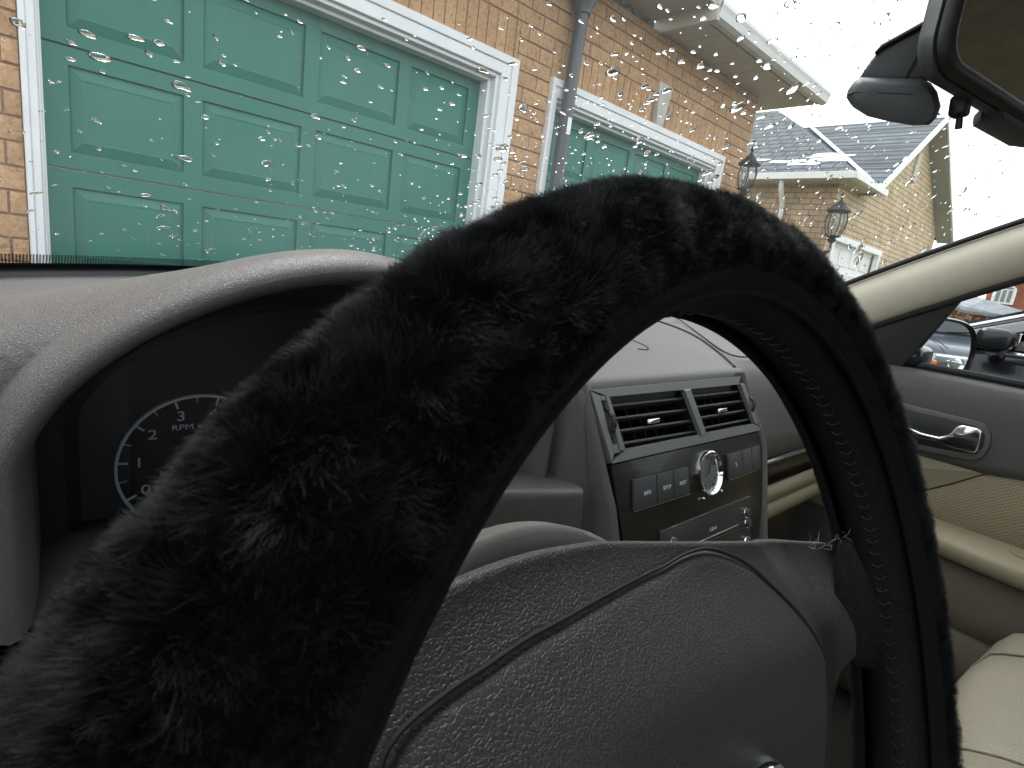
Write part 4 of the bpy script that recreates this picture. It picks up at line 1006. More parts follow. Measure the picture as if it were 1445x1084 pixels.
st_px = [(1211, 112), (1222, 95), (1236, 76), (1242, 70), (1275, 52), (1306, 36), (1335, 30), (1335, 60), (1316, 112), (1300, 113)]
spl(plate('stem_cover', [pp(x, y, .590) for x, y in st_px], fwd*.055, M_pod, None, .003, 3))
ed = [(1236, 77), (1243, 70), (1306, 36), (1335, 30), (1335, 20), (1305, 28), (1244, 62), (1234, 73)]
spl(plate('stem_cap', [pp(x, y, .586) for x, y in ed], fwd*.07, M_black, None, .002, 2))
spl(plate('stem_rib', [pp(x, y, .5885) for x, y in ((1276, 110), (1303, 60), (1305, 60), (1279, 110))], fwd*.01, M_black, None))
spl(tube('stem_foot', [pp(1372, 40, .63), pp(1392, -30, .68), pp(1400, -90, .74)], .020, M_pod, None, 12))

# ------------------------------------------------------------------ passenger door
pd = empty('passenger_door', 'passenger door with grey upper trim, chrome handle and beige textured insert', 'car door', (1.22, -.3, -.4))
def pl(o): o.parent = pd; o.matrix_parent_inverse = Matrix.Translation((-1.22, .3, .4)); return o
def X(x0, *p): return on('x', x0, *p)
def pg(x0, pts):
    out = []
    for p in pts:
        if len(p) == 3: out.append(Vector((x0, p[1], p[2])))
        else: out.append(X(x0, *p))
    return out
# upper trim: curved section, swept along y
rows = []
for y in [.40-.05*k for k in range(28)]:
    low = -.243+.03*sm(.10, -.05, y)+.02*sm(-.05, -.6, y); fy = sm(.26, .44, y)*.0
    rows.append([Vector((x, y, z)) for x, z in ((1.262, -.090), (1.235, -.094), (1.212, -.097), (1.203, -.102), (1.197, -.112), (1.194, -.13), (1.195, -.155), (1.198, -.19), (1.199, -.225+max(0, low+.243)), (1.203, low), (1.215, low-.002))])
pl(sheet('upper_trim', rows, M_door))
# handle bezel with recess (ring of raised trim) and chrome lever
bz = pg(1.1935, [(1250, 562), (1285, 572), (1378, 594), (1392, 600), (1399, 612), (1398, 628), (1388, 645), (1374, 650), (1350, 647), (1290, 634), (1250, 622)])
pl(plate('handle_bezel', bz, (.006, 0, 0), M_dashsm, None, .0022, 3))
cup = pg(1.1925, [(1250, 567), (1285, 579), (1374, 600), (1386, 607), (1390, 616), (1387, 631), (1377, 641), (1352, 638), (1290, 626), (1250, 616)])
pl(plate('handle_cup', cup, (.004, 0, 0), M_black, None, .001, 2))
lv = [X(1.186, *p) for p in ((1270, 598), (1300, 611), (1325, 617), (1340, 613), (1350, 602), (1358, 600), (1378, 604), (1386, 608), (1380, 636), (1374, 640), (1340, 631), (1325, 624), (1295, 618), (1270, 606))]
lev = pl(plate('door_handle', lv, (.006, 0, 0), M_chrome, None, .0022, 3))
gp = [X(1.184, *p) for p in ((1345, 612), (1380, 619), (1379, 623), (1345, 616))]
o = plate('handle_groove', [p+Vector((.0014, 0, 0)) for p in gp], (.002, 0, 0), M_dkgrey, lev)
# plain beige wedge, woven insert, armrest
M_weave, t_, b_, N_, L_ = newmat('woven_insert')
geo_ = N_.new('ShaderNodeTexCoord'); mp_ = N_.new('ShaderNodeMapping'); mp_.inputs['Rotation'].default_value = (R(40), 0, 0); L_.new(geo_.outputs['Object'], mp_.inputs[0])
w1 = N_.new('ShaderNodeTexVoronoi'); w1.inputs['Scale'].default_value = 210; w1.inputs['Randomness'].default_value = .15; L_.new(mp_.outputs[0], w1.inputs['Vector'])
bu_ = N_.new('ShaderNodeBump'); bu_.inputs['Distance'].default_value = .0014; L_.new(w1.outputs['Distance'], bu_.inputs['Height']); L_.new(bu_.outputs[0], b_.inputs['Normal'])
cr_2 = N_.new('ShaderNodeMapRange'); cr_2.inputs[1].default_value = 0; cr_2.inputs[2].default_value = .7; cr_2.inputs[3].default_value = .75; cr_2.inputs[4].default_value = 1.15; L_.new(w1.outputs['Distance'], cr_2.inputs[0])
vm_ = N_.new('ShaderNodeVectorMath'); vm_.operation = 'SCALE'; vm_.inputs[0].default_value = (.29, .245, .15); L_.new(cr_2.outputs[0], vm_.inputs['Scale']); L_.new(vm_.outputs[0], b_.inputs['Base Color']); b_.inputs['Roughness'].default_value = .75
pl(plate('beige_wedge', pg(1.2035, [('w', .42, -.23), ('w', .19, -.24), ('w', .10, -.2415), (1388, 669), (1340, 683), (1290, 695), ('w', .42, -.33)]), (.004, 0, 0), M_beige, None, .0015, 2))
pl(plate('woven_insert', pg(1.205, [('w', .42, -.335), (1290, 697), (1340, 685), (1388, 671), (1420, 666), (1445, 664), ('w', -.12, -.205), ('w', -.6, -.20), ('w', -.6, -.35), ('w', .0, -.345), (1400, 765), (1320, 736), ('w', .42, -.36)]), (.004, 0, 0), M_weave, None, .001, 2))
pl(plate('door_card', pg(1.215, [('w', .44, -.12), ('w', -.95, -.12), ('w', -.95, -.75), ('w', .44, -.75)]), (.05, 0, 0), M_brown))
# armrest ledge: swept profile, bulging into the cabin
rows = []
for y in [.42-.04*k for k in range(26)]:
    bl2_ = .034*sm(.30, -.02, y); z0 = -.347+.0*y
    rows.append([Vector((x, y, z)) for x, z in ((1.206, z0+.002), (1.200-bl2_*.2, z0), (1.175-bl2_*.8, z0-.004), (1.164-bl2_, z0-.008), (1.159-bl2_, z0-.015), (1.160-bl2_, z0-.030), (1.166-bl2_, z0-.040), (1.182-bl2_*.8, z0-.044), (1.20, z0-.046))])
ar = pl(sheet('armrest', rows, M_beige))
k1 = pg(1.17, [(1328, 731), (1366, 745), (1366, 749), (1328, 735)])
def onarm(px, z=-.3462): return on('z', z, *px)
pl(plate('switch_plate', [onarm(p) for p in ((1327, 733), (1364, 747), (1368, 743), (1332, 730))], (0, 0, -.004), M_brown))
pl(plate('lock_switch', [onarm(p, -.3452) for p in ((1345, 740), (1362, 746), (1366, 743), (1349, 737))], (0, 0, -.004), M_black))
pl(lathe('pull_cup', [(0, -.012), (.012, -.011), (.016, -.002), (.019, .0), (.02, -.002)], M_brown, None, 24, Matrix.Translation(onarm((1446, 783), -.3475))))
# lower pocket
rows = []
for y in [.42-.06*k for k in range(22)]:
    b_l = .035*sm(.35, 0, y)
    rows.append([Vector((x, y, z)) for x, z in ((1.20, -.391), (1.192-b_l, -.396), (1.190-b_l, -.47), (1.186-b_l, -.499), (1.191-b_l, -.503), (1.18-b_l, -.506), (1.176-b_l, -.56), (1.185-b_l, -.70), (1.2, -.74))])
pl(sheet('map_pocket', rows, M_brown))
# speaker grille
gc = [X(1.187, *p) for p in ((1112, 740), (1118, 715), (1140, 700), (1170, 700), (1185, 730), (1185, 790), (1150, 800), (1118, 790))]
pl(plate('speaker_surround', catmull(gc+[gc[0]], 32)[:-1], (.01, 0, 0), M_brown, None, .002, 2))
M_gr, t_, b_, N_, L_ = newmat('grille'); g1 = N_.new('ShaderNodeTexCoord'); v1 = N_.new('ShaderNodeTexVoronoi'); v1.inputs['Scale'].default_value = 260; v1.inputs['Randomness'].default_value = 0; L_.new(g1.outputs['Object'], v1.inputs['Vector'])
r1 = N_.new('ShaderNodeMapRange'); r1.inputs[1].default_value = .3; r1.inputs[2].default_value = .4; r1.inputs[3].default_value = .008; r1.inputs[4].default_value = .11; L_.new(v1.outputs['Distance'], r1.inputs[0])
cbn = N_.new('ShaderNodeCombineColor'); [L_.new(r1.outputs[0], cbn.inputs[i]) for i in range(3)]; L_.new(cbn.outputs[0], b_.inputs['Base Color'])
gcen = sum(gc, Vector())/len(gc)
pl(plate('speaker_grille', [Vector((1.1855, (p.y-gcen.y)*.86+gcen.y, (p.z-gcen.z)*.86+gcen.z)) for p in catmull(gc+[gc[0]], 32)[:-1]], (.004, 0, 0), M_gr, None, .001, 1))
# window: glass, seals, black corner panel
pl(plate('window_glass', [(1.245, .34, -.10), (1.245, -.95, -.10), (1.17, -.95, .30), (1.17, -.16, .32)], (.004, 0, 0), M_winglass))
pl(tube('beltline_seal', [(1.240, .40, -.088), (1.240, -.95, -.088)], .007, M_blackrub, None, 8))
sa = pg(1.222, [(1185, 462), (1240, 455), (1349, 424), (1357, 421), (1266, 527), (1180, 527)])
pl(plate('corner_panel', sa, (.02, 0, 0), M_blackrub, None, .004, 2))
lowp = [wsp(XC+.68, k/24)+Vector((0, 0, -.005))+Vector((0, -.46, -.89))*(.094-.014*k/24) for k in range(25)]
pl(tube('window_seal', [p+Vector((.004, 0, -.002)) for p in lowp], .006, M_blackrub, None, 8))
fr_o = [p+Vector((.022, .004, .012)) for p in lowp]
pl(tube('door_frame', fr_o+[(1.19, -.5, .33), (1.185, -.95, .31)], .016, M_carblack, None, 8))

# door mirror: glass tilted so that it shows the truck behind
Mc = Vector(X(1.40, 1332, 492)); dvec = Mc.normalized(); rdir = Vector((.258, -.966, .004)).normalized()
mn = (rdir-dvec).normalized(); mx_ = Vector((0, 0, 1)).cross(mn).normalized(); mz = mn.cross(mx_)
def mpnt(x, y, h=0): return on_plane(Mc, mn, x, y)+mn*h
gl2 = [(1272, 470), (1292, 452), (1320, 452), (1350, 457), (1364, 465), (1369, 478), (1367, 500), (1358, 520), (1345, 529), (1330, 531), (1300, 526), (1272, 520)]
g2 = catmull(gl2 and [mpnt(*p) for p in gl2]+[mpnt(*gl2[0])], 49)[:-1]
cen = sum(g2, Vector())/len(g2)
def grow(k, h): return [cen+(p-cen)*k+mn*h for p in g2]
sm2 = mk('side_mirror', *(lambda secs: ([v for s in secs for v in s], [(i*48+j, i*48+(j+1) % 48, (i+1)*48+(j+1) % 48, (i+1)*48+j) for i in range(len(secs)-1) for j in range(48)]+[tuple(range((len(secs)-1)*48, len(secs)*48))]))([grow(1.0, -.012), grow(1.035, .004), grow(1.10, .008), grow(1.155, .002), grow(1.18, -.012), grow(1.16, -.05), grow(1.0, -.085), grow(.6, -.105)]), M_carblack, None, True)
sm2.data.set_sharp_from_angle(angle=R(50)); pl(sm2)
mg = plate('mirror_glass', grow(1.02, .0015), mn*-.004, M_mirror, sm2); 
pl(box('mirror_foot', (1.275, .27, -.075), (.10, .07, .04), M_carblack, None, .015, 3))

# ------------------------------------------------------------------ passenger seat
ps = empty('passenger_seat', 'beige leather passenger seat with piped bolsters at the lower right', 'car seat', (.92, -.25, -.7))
def sl_(o): o.parent = ps; o.matrix_parent_inverse = Matrix.Translation((-.92, .25, .7)); return o
def seatz(x, y):
    u = (x-.905)/.235; a = abs(u); yf = y+.03*u*u
    z = -.436-.15*sm(.015, .075, yf)**1.5-.028*sm(-.04, .045, yf)
    z += .014*sm(.60, .82, a)-.09*sm(.86, 1.0, a)**1.5-.006*math.exp(-((a-.58)/.03)**2)
    return z+.002*math.sin(x*31+y*17)*sm(0, -.1, y)
rows = [[Vector((.67+.47*j/60, .085-.56*i/40, seatz(.67+.47*j/60, .085-.56*i/40))) for j in range(61)] for i in range(41)]
sl_(sheet('seat_cushion', rows, M_seat))
sl_(plate('seat_base', [(.70, .02, -.56), (1.12, .02, -.56), (1.12, -.50, -.56), (.70, -.50, -.56)], (0, 0, -.16), M_carpet, None, .01))
for u in (-.60, .60):
    x = .905+.235*u; sl_(tube('seat_piping', [(x, y, seatz(x, y)+.0022) for y in [.055-.53*k/40 for k in range(41)]], .0022, M_seat, None, 8))
rows = []
for i in range(17):
    v = i/16
    rows.append([Vector((.69+.44*j/16, -.46-.20*v+.03*abs((j-8)/8)**2, -.43+.62*v-(.03*abs((j-8)/8)**3))) for j in range(17)])
sl_(sheet('seat_backrest', rows, M_seat, None, .10, off=-1))

# driver seat, unseen behind the camera, added to block light from the rear
dsat = empty('driver_seat', 'unseen beige leather driver seat, added to block light, facing the fur covered steering wheel', 'car seat', (.167, -.5, -.7))
o = sheet('seat_backrest', [[Vector((-.10+.52*j/12, -.52-.22*i/10+.03*((j-6)/6)**2, -.45+.66*i/10-.03*abs((j-6)/6)**3)) for j in range(13)] for i in range(11)], M_seat, None, .12, off=-1); o.parent = dsat; o.matrix_parent_inverse = Matrix.Translation((-.167, .5, .7))
o = box('seat_cushion', (.16, -.30, -.50), (.50, .50, .14), M_seat, None, .04, 4); o.parent = dsat; o.matrix_parent_inverse = Matrix.Translation((-.167, .5, .7))
o = box('headrest', (.16, -.76, .27), (.26, .10, .16), M_seat, None, .04, 4); o.parent = dsat; o.matrix_parent_inverse = Matrix.Translation((-.167, .5, .7))

# ------------------------------------------------------------------ steering wheel
Cw = Vector((.167, .035, -.173)); T_, Y_ = .333, .048
wa = Vector((math.cos(Y_), math.sin(Y_), 0)); n0 = Vector((math.sin(Y_), -math.cos(Y_), 0)); wb_ = Vector((0, 0, 1))*math.cos(T_)-n0*math.sin(T_); wn_ = wa.cross(wb_)
MW = Matrix(((wa.x, wb_.x, wn_.x, Cw.x), (wa.y, wb_.y, wn_.y, Cw.y), (wa.z, wb_.z, wn_.z, Cw.z), (0, 0, 0, 1)))
MWi = MW.inverted(); RM = .19
sw = empty('steering_wheel', 'steering wheel with grey brown grained airbag pad and black leather rim, inside the fur cover', 'steering wheel', mat=MW)
def torus(name, Rm, r_, mat, parent, a0, a1, t0, t1, na, ntb, rf=None):
    full = abs(a1-a0-2*math.pi) < 1e-6
    rows = []
    for i in range(na if full else na+1):
        a = a0+(a1-a0)*i/na; row = []
        for j in range(ntb+1):
            t = t0+(t1-t0)*j/ntb; rr2 = rf(a, t) if rf else r_
            row.append(Vector(((Rm+rr2*math.cos(t))*math.cos(a), (Rm+rr2*math.cos(t))*math.sin(a), rr2*math.sin(t))))
        rows.append(row)
    if full: rows.append(rows[0])
    return sheet(name, rows, mat, parent)
torus('rim', RM, .0158, M_leather, sw, 0, 2*math.pi, 0, 2*math.pi, 180, 28)
# stitching along the inner face of the rim, facing the hub
bm = bmesh.new(); ns = 150
for k in range(ns):
    a = 2*math.pi*k/ns; da = .011
    for s in (-1, 1):
        def tp(aa, tt, rr2): return Vector(((RM+rr2*math.cos(tt))*math.cos(aa), (RM+rr2*math.cos(tt))*math.sin(aa), rr2*math.sin(tt)))
        tube_bm(bm, [tp(a, math.pi-.06, .0158), tp(a+da*.5, math.pi-.06+s*.09, .0164), tp(a+da, math.pi-.06+s*.17, .0158)], .00035, 4, False)
o = from_bm('stitching', bm, M_thread, sw, True); tag(o, kind='stuff')
torus('leather_seam', RM, .0, M_blackrub, sw, 0, 2*math.pi, 0, 2*math.pi, 150, 6, lambda a, t: .0) if False else None
# leather sleeve where the rim wrap runs onto the right spoke
secs = []
for a_, hh_, tt_, zc_ in ((.167, .0335, .0050, -.0150), (.1675, .0345, .0066, -.0145), (.173, .037, .0095, -.011), (.180, .042, .0125, -.006), (.190, .050, .0145, 0)):
    secs.append([Vector((a_, .0215+hh_*math.cos(q1), zc_+tt_*math.sin(q1))) for q1 in [2*math.pi*k/48 for k in range(48)]])
mk('spoke_wrap', [v for s_0 in secs for v in s_0], [(i*48+j, i*48+(j+1) % 48, (i+1)*48+(j+1) % 48, (i+1)*48+j) for i in range(4) for j in range(48)]+[tuple(range(48))], M_leather, sw, True)
# frayed thread ends where the spoke meets the rim
fc = MWi @ on_plane(Cw, wn_, 1200, 752); bm = bmesh.new(); rr = random.Random(5)
for k in range(20):
    px = rr.uniform(1140, 1218); py = 770-28*sm(1165, 1215, px)+rr.uniform(-6, 5)
    b0 = MWi @ on_plane(Cw-wn_*.012, wn_, px, py)
    dd = Vector((rr.uniform(-1, 1), rr.uniform(-.5, 1), rr.uniform(.2, .9))).normalized()*rr.uniform(.003, .007)
    tube_bm(bm, [b0, b0+dd*.5+Vector((0, 0, .001)), b0+dd], .00013, 4, False)
o = from_bm('loose_thread', bm, plain('loose_thread', (.22, .19, .17), .8), sw, True); tag(o, kind='stuff')

# hub: one smooth surface given by an outline and a dome
def hubgrid(name, outline, hfun, mat, rings=14, skirt=.03, closed_c=(0, 0)):
    n = len(outline); rows = []
    cx, cy = closed_c
    for i in range(rings+1):
        t = i/rings; row = []
        for (a, b) in outline:
            x, y = cx+(a-cx)*t, cy+(b-cy)*t; row.append(Vector((x, y, hfun(x, y, t))))
        rows.append(row)
    rows.append([Vector((v.x*1.004, v.y*1.004, v.z-.004)) for v in rows[-1]])
    rows.append([Vector((v.x*(.995 if skirt < .02 else .90), v.y*(.995 if skirt < .02 else .86), v.z-skirt)) for v in rows[-1]])
    return sheet(name, rows, mat, sw, closed=True)
body_o = catmull([(-.03, .105), (-.005, .0985), (.033, .0885), (.085, .075), (.13, .0625), (.166, .053), (.186, .046), (.188, .025), (.182, .008), (.174, -.002), (.164, -.010), (.157, -.018), (.153, -.03), (.146, -.06), (.125, -.10), (.08, -.145), (.03, -.165), (0, -.168), (-.03, -.165), (-.08, -.145), (-.125, -.10), (-.142, -.06), (-.15, -.02), (-.16, .0), (-.185, .005), (-.188, .03), (-.18, .055), (-.16, .075), (-.135, .094), (-.112, .106), (-.088, .110), (-.06, .1095), (-.03, .105)], 161)[:-1]
body_o = [(v.x, v.y) for v in body_o]
_te = [(-.19, .05), (-.16, .075), (-.135, .094), (-.112, .106), (-.088, .110), (-.06, .1095), (-.031, .105), (.0, .0975), (.033, .0885), (.085, .075), (.13, .0625), (.166, .053), (.19, .044)]
def Hs(x, y):
    e = float(np.interp(x, [p[0] for p in _te], [p[1] for p in _te]))-y
    return -.0235+.021*sm(0, .048, e)-.005*sm(.045, .12, e)
def hb(x, y, t): return Hs(x, y)-.016*sm(.09, .15, abs(x+.012))+.018*sm(.150, .19, abs(x))-.002*t**8
hubgrid('hub_shell', body_o, hb, M_hub, 60, .022)
pad_o = catmull([(.0, .0895), (.016, .0888), (.032, .0862), (.048, .0800), (.064, .0705), (.075, .058), (.082, .045), (.0855, .032), (.086, .018), (.084, .0), (.080, -.02), (.074, -.05), (.06, -.085), (.035, -.105), (-.015, -.112), (-.065, -.105), (-.095, -.08), (-.108, -.04), (-.115, .0), (-.118, .04), (-.1185, .07), (-.1165, .082), (-.111, .0885), (-.099, .0915), (-.08, .0930), (-.0655, .0932), (-.03, .0918), (.0, .0895)], 169)[:-1]
pad_o = [(v.x, v.y) for v in pad_o]
def hp_(x, y, t): return hb(x, y, 0)+.0011-.0028*sm(.975, 1, t)
hubgrid('airbag_pad', pad_o, hp_, M_hub, 60, .012, (-.015, -.01))
# groove round the pad
tube('pad_groove', [Vector((-.015+(x+.015)*1.007, -.01+(y+.01)*1.007, hb(x, y, 0)-.0001)) for x, y in pad_o+[pad_o[0]]], .0007, M_blackrub, sw, 6)
bp = MWi @ on_plane(Cw+wn_*.002, wn_, 1094, 1128)
lathe('emblem', [(.0085, -.001), (.0105, .002), (.0125, -.001), (.0125, -.008)], M_chrome, sw, 32, Matrix.Translation((bp.x, bp.y, -.001)) @ Matrix.Diagonal((1.25, .8, 1, 1)))
lathe('emblem_field', [(0, -.0015), (.009, -.0015)], M_dkgrey, sw, 24, Matrix.Translation((bp.x, bp.y, -.001)) @ Matrix.Diagonal((1.25, .8, 1, 1)))

# steering column shroud
stc = empty('steering_column', 'smooth grey steering column cover rising behind the wheel hub', 'column cover', tuple(Cw+wn_*-.12))
def cM2(h, w_, hh, ca): return [MW @ Vector((ca+w_*math.cos(q1), .04+hh*math.sin(q1), h)) for q1 in [2*math.pi*k/72 for k in range(72)]]
secs = [cM2(-.0375, .079, .066, -.06), cM2(-.0385, .083, .072, -.06), cM2(-.0405, .085, .0740, -.06), cM2(-.050, .085, .0738, -.058), cM2(-.075, .084, .066, -.052), cM2(-.12, .08, .05, -.04), cM2(-.20, .07, .03, -.03), cM2(-.32, .06, .02, -.02)]
nS = len(secs[0])
o = mk('column_shroud', [v for s in secs for v in s], [(i*nS+j, i*nS+(j+1) % nS, (i+1)*nS+(j+1) % nS, (i+1)*nS+j) for i in range(len(secs)-1) for j in range(nS)]+[tuple(range(nS))], M_dashsm, None, True)
o.data.set_sharp_from_angle(angle=R(40)); o.parent = stc; o.matrix_parent_inverse = Matrix.Translation(-(Cw+wn_*-.12))

# ------------------------------------------------------------------ fur cover
fc_ = empty('wheel_cover', 'thick black fur cover wrapped round the steering wheel rim', 'wheel cover', mat=MW)
TH0, TH1 = R(-128), R(128)
def crad(t): return .0180+.0042*np.clip((np.abs(t)-.6)/1.0, 0, 1)
torus('cover_lining', RM, .0192, M_lining, fc_, 0, 2*math.pi, TH0, TH1, 200, 30, lambda a, t: float(crad(t))+.0028*sm(2.1, 2.9, a)*(1-sm(3.9, 4.7, a))*sm(.8, 1.6, abs(t))-.002*sm(1.9, 2.23, abs(t)))
for sgn in (1, -1):                                        # elastic hems
    t = sgn*R(128); rr2 = .0202
    rows = [[Vector(((RM+rr2*math.cos(t)+.0014*math.cos(p))*math.cos(a), (RM+rr2*math.cos(t)+.0014*math.cos(p))*math.sin(a), rr2*math.sin(t)+.0014*math.sin(p))) for rr2 in [.0202+.0028*sm(2.1, 2.9, a)*(1-sm(3.9, 4.7, a))] for p in [2*math.pi*j/8 for j in range(9)]] for a in [2*math.pi*i/200 for i in range(201)]]
    sheet('elastic_hem', rows, M_lining, fc_)
# fur strands
def vnoise(x, y, seed, wrap=None):
    r_ = np.random.default_rng(seed); tab = r_.uniform(-1, 1, (256, 256))
    xi, yi = np.floor(x).astype(int), np.floor(y).astype(int); fx, fy = x-xi, y-yi; fx = fx*fx*(3-2*fx); fy = fy*fy*(3-2*fy)
    g_ = lambda a, b: tab[a % 256, b % 256]
    return (g_(xi, yi)*(1-fx)+g_(xi+1, yi)*fx)*(1-fy)+(g_(xi, yi+1)*(1-fx)+g_(xi+1, yi+1)*fx)*fy
def build_fur(nh):
    A = []; TT = []
    a = rng.uniform(R(-75), R(235), nh*3); t = rng.uniform(R(-98), R(108), nh*3)
    wgt = np.where((a > R(60)) , 1.0, .62)*(1+.09*np.cos(t)/.19*.19)
    keep = rng.uniform(0, 1.1, nh*3) < wgt; a = a[keep][:nh]; t = t[keep][:nh]; nh = len(a)
    rb = crad(t)-.0002
    ca, sa, ct, st = np.cos(a), np.sin(a), np.cos(t), np.sin(t)
    root = np.stack([(RM+rb*ct)*ca, (RM+rb*ct)*sa, rb*st], 1)
    N_ = np.stack([ct*ca, ct*sa, st], 1); Ta = np.stack([-sa, ca, 0*a], 1); Tt = np.stack([-st*ca, -st*sa, ct], 1)
    s1, s2 = a*RM*1000, t*rb*1000                         # mm on the surface
    la = .50*vnoise(s1/8, s2/8, 1)+.40*vnoise(s1/2.6, s2/2.6, 2); lt = .50*vnoise(s1/8+50, s2/8, 3)+.40*vnoise(s1/2.6, s2/2.6+30, 4)
    # clumping: strands gather toward jittered cell centres
    cs2 = 1.0; ci, cj = np.floor(s1/cs2).astype(int), np.floor(s2/cs2).astype(int)
    tb = np.random.default_rng(9).uniform(0, 1, (512, 512, 4)); J_ = tb[ci % 512, cj % 512]
    dx = ((ci+J_[:, 0])*cs2-s1)/1000; dy = ((cj+J_[:, 1])*cs2-s2)/1000
    cb = 3.1; bi, bj = np.floor(s1/cb).astype(int), np.floor(s2/cb).astype(int); JB = tb[(bi+77) % 512, (bj+31) % 512]
    bx_ = ((bi+.15+.7*JB[:, 0])*cb-s1)/1000; by_ = ((bj+.15+.7*JB[:, 1])*cb-s2)/1000
    ln = (.0050+.0010*vnoise(s1/11, s2/11, 6)+.0008*(J_[:, 2]-.5)+.0014*(JB[:, 2]-.5)+rng.normal(0, .0005, nh)); ln *= 1-.15*np.clip((a-2.1)/.8, 0, 1); ln *= np.clip((R(112)-np.abs(t-R(5)))/.6, .3, 1)
    K = 5; pts = np.zeros((nh, K, 3)); jit = rng.normal(0, .26, (nh, 2))
    for k in range(K):
        u = k/(K-1)
        lean = u**1.5
        pts[:, k] = root+N_*(ln*u*(1-.15*u))[:, None]+Ta*((la+jit[:, 0])*ln*.85*lean+(dx*.4+bx_*.40)*u)[:, None]+Tt*((lt+jit[:, 1]-.12)*ln*.85*lean+(dy*.4+by_*.40)*u)[:, None]
    rad = np.linspace(1, .22, K)[None, :]*rng.uniform(.000035, .00007, nh)[:, None]
    hc = bpy.data.hair_curves.new('fur'); hc.add_curves([K]*nh)
    hc.attributes['position'].data.foreach_set('vector', pts.reshape(-1).astype(np.float32))
    ra = hc.attributes.get('radius') or hc.attributes.new('radius', 'FLOAT', 'POINT'); ra.data.foreach_set('value', rad.reshape(-1).astype(np.float32))
    m = bpy.data.materials.new('black_fur'); m.use_nodes = True; n_, l_ = m.node_tree.nodes, m.node_tree.links; n_.clear()
    out = n_.new('ShaderNodeOutputMaterial'); h_ = n_.new('ShaderNodeBsdfPrincipled'); h_.inputs['Base Color'].default_value = (.0070, .0074, .0090, 1); h_.inputs['Roughness'].default_value = .42; h_.inputs['Specular IOR Level'].default_value = .27
    l_.new(h_.outputs[0], out.inputs[0]); hc.materials.append(m)
    o = bpy.data.objects.new('fur', hc); COL.objects.link(o); o.parent = fc_; tag(o, kind='stuff')
build_fur(850000)

# ------------------------------------------------------------------ rain on the windshield
def drop_mesh(seed, nr=5, na=14):
    rr = random.Random(seed); ph = [rr.uniform(0, 6.28) for _ in range(4)]; am_ = [rr.uniform(.05, .24), rr.uniform(0, .16), rr.uniform(0, .10), 0]; el = rr.uniform(.65, 1.0); tail = rr.uniform(0, .5)
    bm = bmesh.new(); rings = []
    for i in range(nr):
        t = (i+1)/nr; h = max(0, 1-t**2)**.8*.30
        ring = []
        for j in range(na):
            a = 2*math.pi*j/na; r_ = 1+sum(am_[k]*math.sin((k+2)*a+ph[k]) for k in range(3)); 
            x, y = r_*math.cos(a)*t, r_*math.sin(a)*t*el; y += tail*t*max(0, math.sin(a))**3; y -= .42*(1-t)
            ring.append(bm.verts.new((x, y, h)))
        rings.append(ring)
    c = bm.verts.new((0, -.42, .30)); c2 = bm.verts.new((0, 0, 0))
    for j in range(na):
        bm.faces.new((c, rings[0][j], rings[0][(j+1) % na])); bm.faces.new((c2, rings[-1][(j+1) % na], rings[-1][j]))
        for i in range(nr-1): bm.faces.new((rings[i][j], rings[i+1][j], rings[i+1][(j+1) % na], rings[i][(j+1) % na]))
    bmesh.ops.recalc_face_normals(bm, faces=bm.faces)
    me = bpy.data.meshes.new('raindrop'); bm.to_mesh(me); bm.free(); me.polygons.foreach_set('use_smooth', [len(p.vertices) == 4 or p.normal.z > .1 for p in me.polygons]); me.materials.append(M_water); return me
DM = [drop_mesh(40+i) for i in range(14)]
def dframe(x, s):
    p = wsp(x, s); du = (wsp(x+.002, s)-wsp(x-.002, s)).normalized(); dv = (wsp(x, s+.004)-wsp(x, s-.004)).normalized(); n_ = du.cross(dv).normalized()
    if n_.z < 0: n_ = -n_
    dv = n_.cross(du); return p, du, dv, n_
drops = []; rr = random.Random(21)
def addrop(x, s, r_, rot=0):
    p, du, dv, n_ = dframe(x, s); c, sn = math.cos(rot), math.sin(rot); u2 = du*c+dv*sn; v2 = n_.cross(u2); k_ = .48+1.15*sm(.2, 1.0, x)+rr.uniform(-.12, .2); v2 = v2*k_; u2 = u2*(1.15-.62*sm(.3, 1.0, x)); p = p+n_*.0006
    drops.append((r_, Matrix(((u2.x*r_, v2.x*r_, n_.x*r_, p.x), (u2.y*r_, v2.y*r_, n_.y*r_, p.y), (u2.z*r_, v2.z*r_, n_.z*r_, p.z), (0, 0, 0, 1)))))
pts = []
for k in range(3500):
    x = rr.uniform(-.14, 1.20) if k < 2600 else rr.uniform(.45, 1.21); s = rr.uniform(.02, .92)
    if x < .45 and rr.random() < .35*(1-abs(s-.25)): continue
    r_ = min(.0085, (.0020 if x < .8 else .0018)*math.exp(rr.gauss(0, .6)))
    if any(abs(x-a)+abs(s-b)*1.0 < (r_+c)*1.3 for a, b, c in pts[-400:]): continue
    pts.append((x, s, r_)); addrop(x, s, r_, rr.gauss(0, .25))
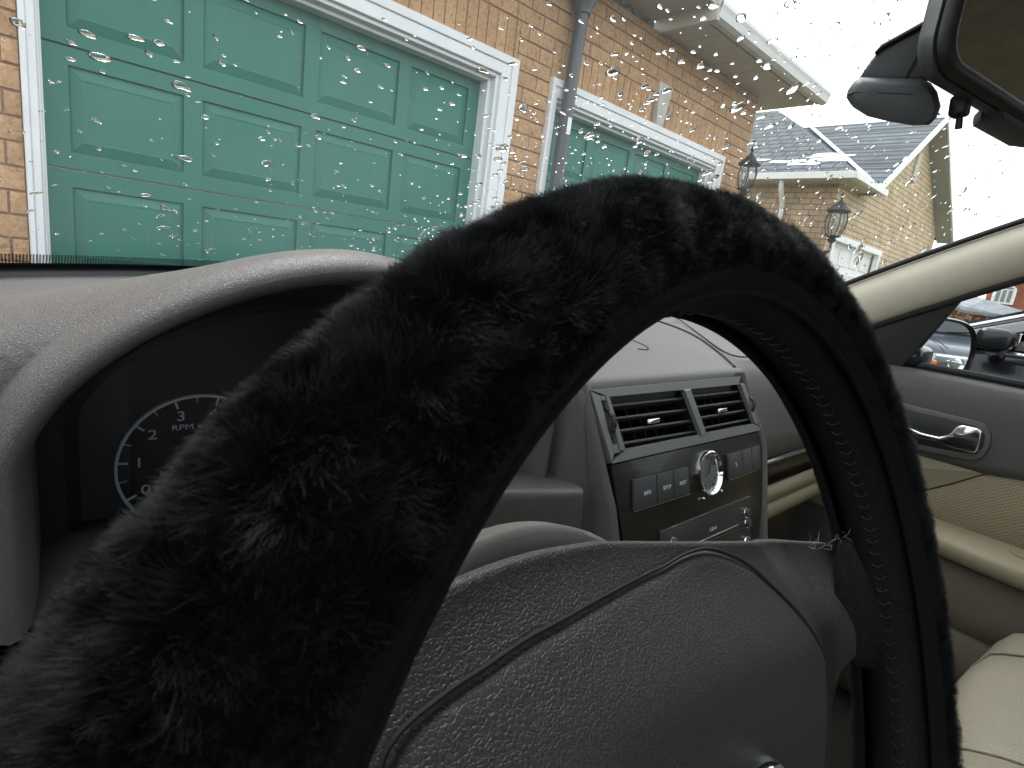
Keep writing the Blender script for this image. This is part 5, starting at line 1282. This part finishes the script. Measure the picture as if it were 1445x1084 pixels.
# a broken run of tiny drops
def ws_at(px, py):
    d = Vector(ray(px, py)); lo_, hi_ = None, None; best = None
    for i in range(60):
        for_ = .2+i*.03; p = d.normalized()*for_
        u = (p.x-XC)/.68
        # surface height at this x,y
        yb = 1.0-.43*u*u; yt = .06-.26*u*u; s = (p.y-yb)/(yt-yb); zs = -.068+(.36-.016*u*u+.068)*s
        if p.z < zs: best = (p.x, s)
    return best
for (pa, pb, n_) in (((668, 312), (852, 150), 46), ((88, 170), (96, 178), 4), ((70, 168), (100, 179), 7)):
    for k in range(n_):
        t = k/(n_-1); q_ = ws_at(pa[0]+(pb[0]-pa[0])*t, pa[1]+(pb[1]-pa[1])*t+rr.uniform(-1, 1))
        if q_: addrop(q_[0], q_[1], rr.uniform(.0006, .0016), rr.uniform(0, 1))
def dvis(d):
    m = d[1]; p = np.array(m.translation); k = p @ fw
    if k < .05: return 0
    u, v = 722.5+F*(p @ rt)/k, 542-F*(p @ up)/k
    return d[0]/k if (-10 < u < 1455 and -10 < v < 400) else d[0]*1e-3
drops.sort(key=dvis, reverse=True)
for i, (r_, m) in enumerate(drops[:300]):
    o = bpy.data.objects.new('raindrop', DM[i % 14]); COL.objects.link(o); o.matrix_world = m
    tag(o, 'clear raindrop clinging to the outside of the windshield', 'raindrop', 'raindrops on the windshield')
bm = bmesh.new(); vv = []; ff = []; base = 0
for i, (r_, m) in enumerate(drops[300:]):
    me = DM[i % 14]; co = np.zeros(len(me.vertices)*3); me.vertices.foreach_get('co', co); co = co.reshape(-1, 3); Mn = np.array(m); vv.append(co @ Mn[:3, :3].T+Mn[:3, 3])
    ff += [[base+v for v in p.vertices] for p in me.polygons]; base += len(co)
me = bpy.data.meshes.new('fine_raindrops'); me.from_pydata(np.concatenate(vv).tolist(), [], ff); me.polygons.foreach_set('use_smooth', [len(p.vertices) == 4 or p.area > 0 and len(p.vertices) == 3 for p in me.polygons])
me.materials.append(M_water); o = bpy.data.objects.new('fine_raindrops', me); COL.objects.link(o); tag(o, 'fine spray of tiny raindrops over the windshield glass', 'raindrops', kind='stuff')
bm.free()
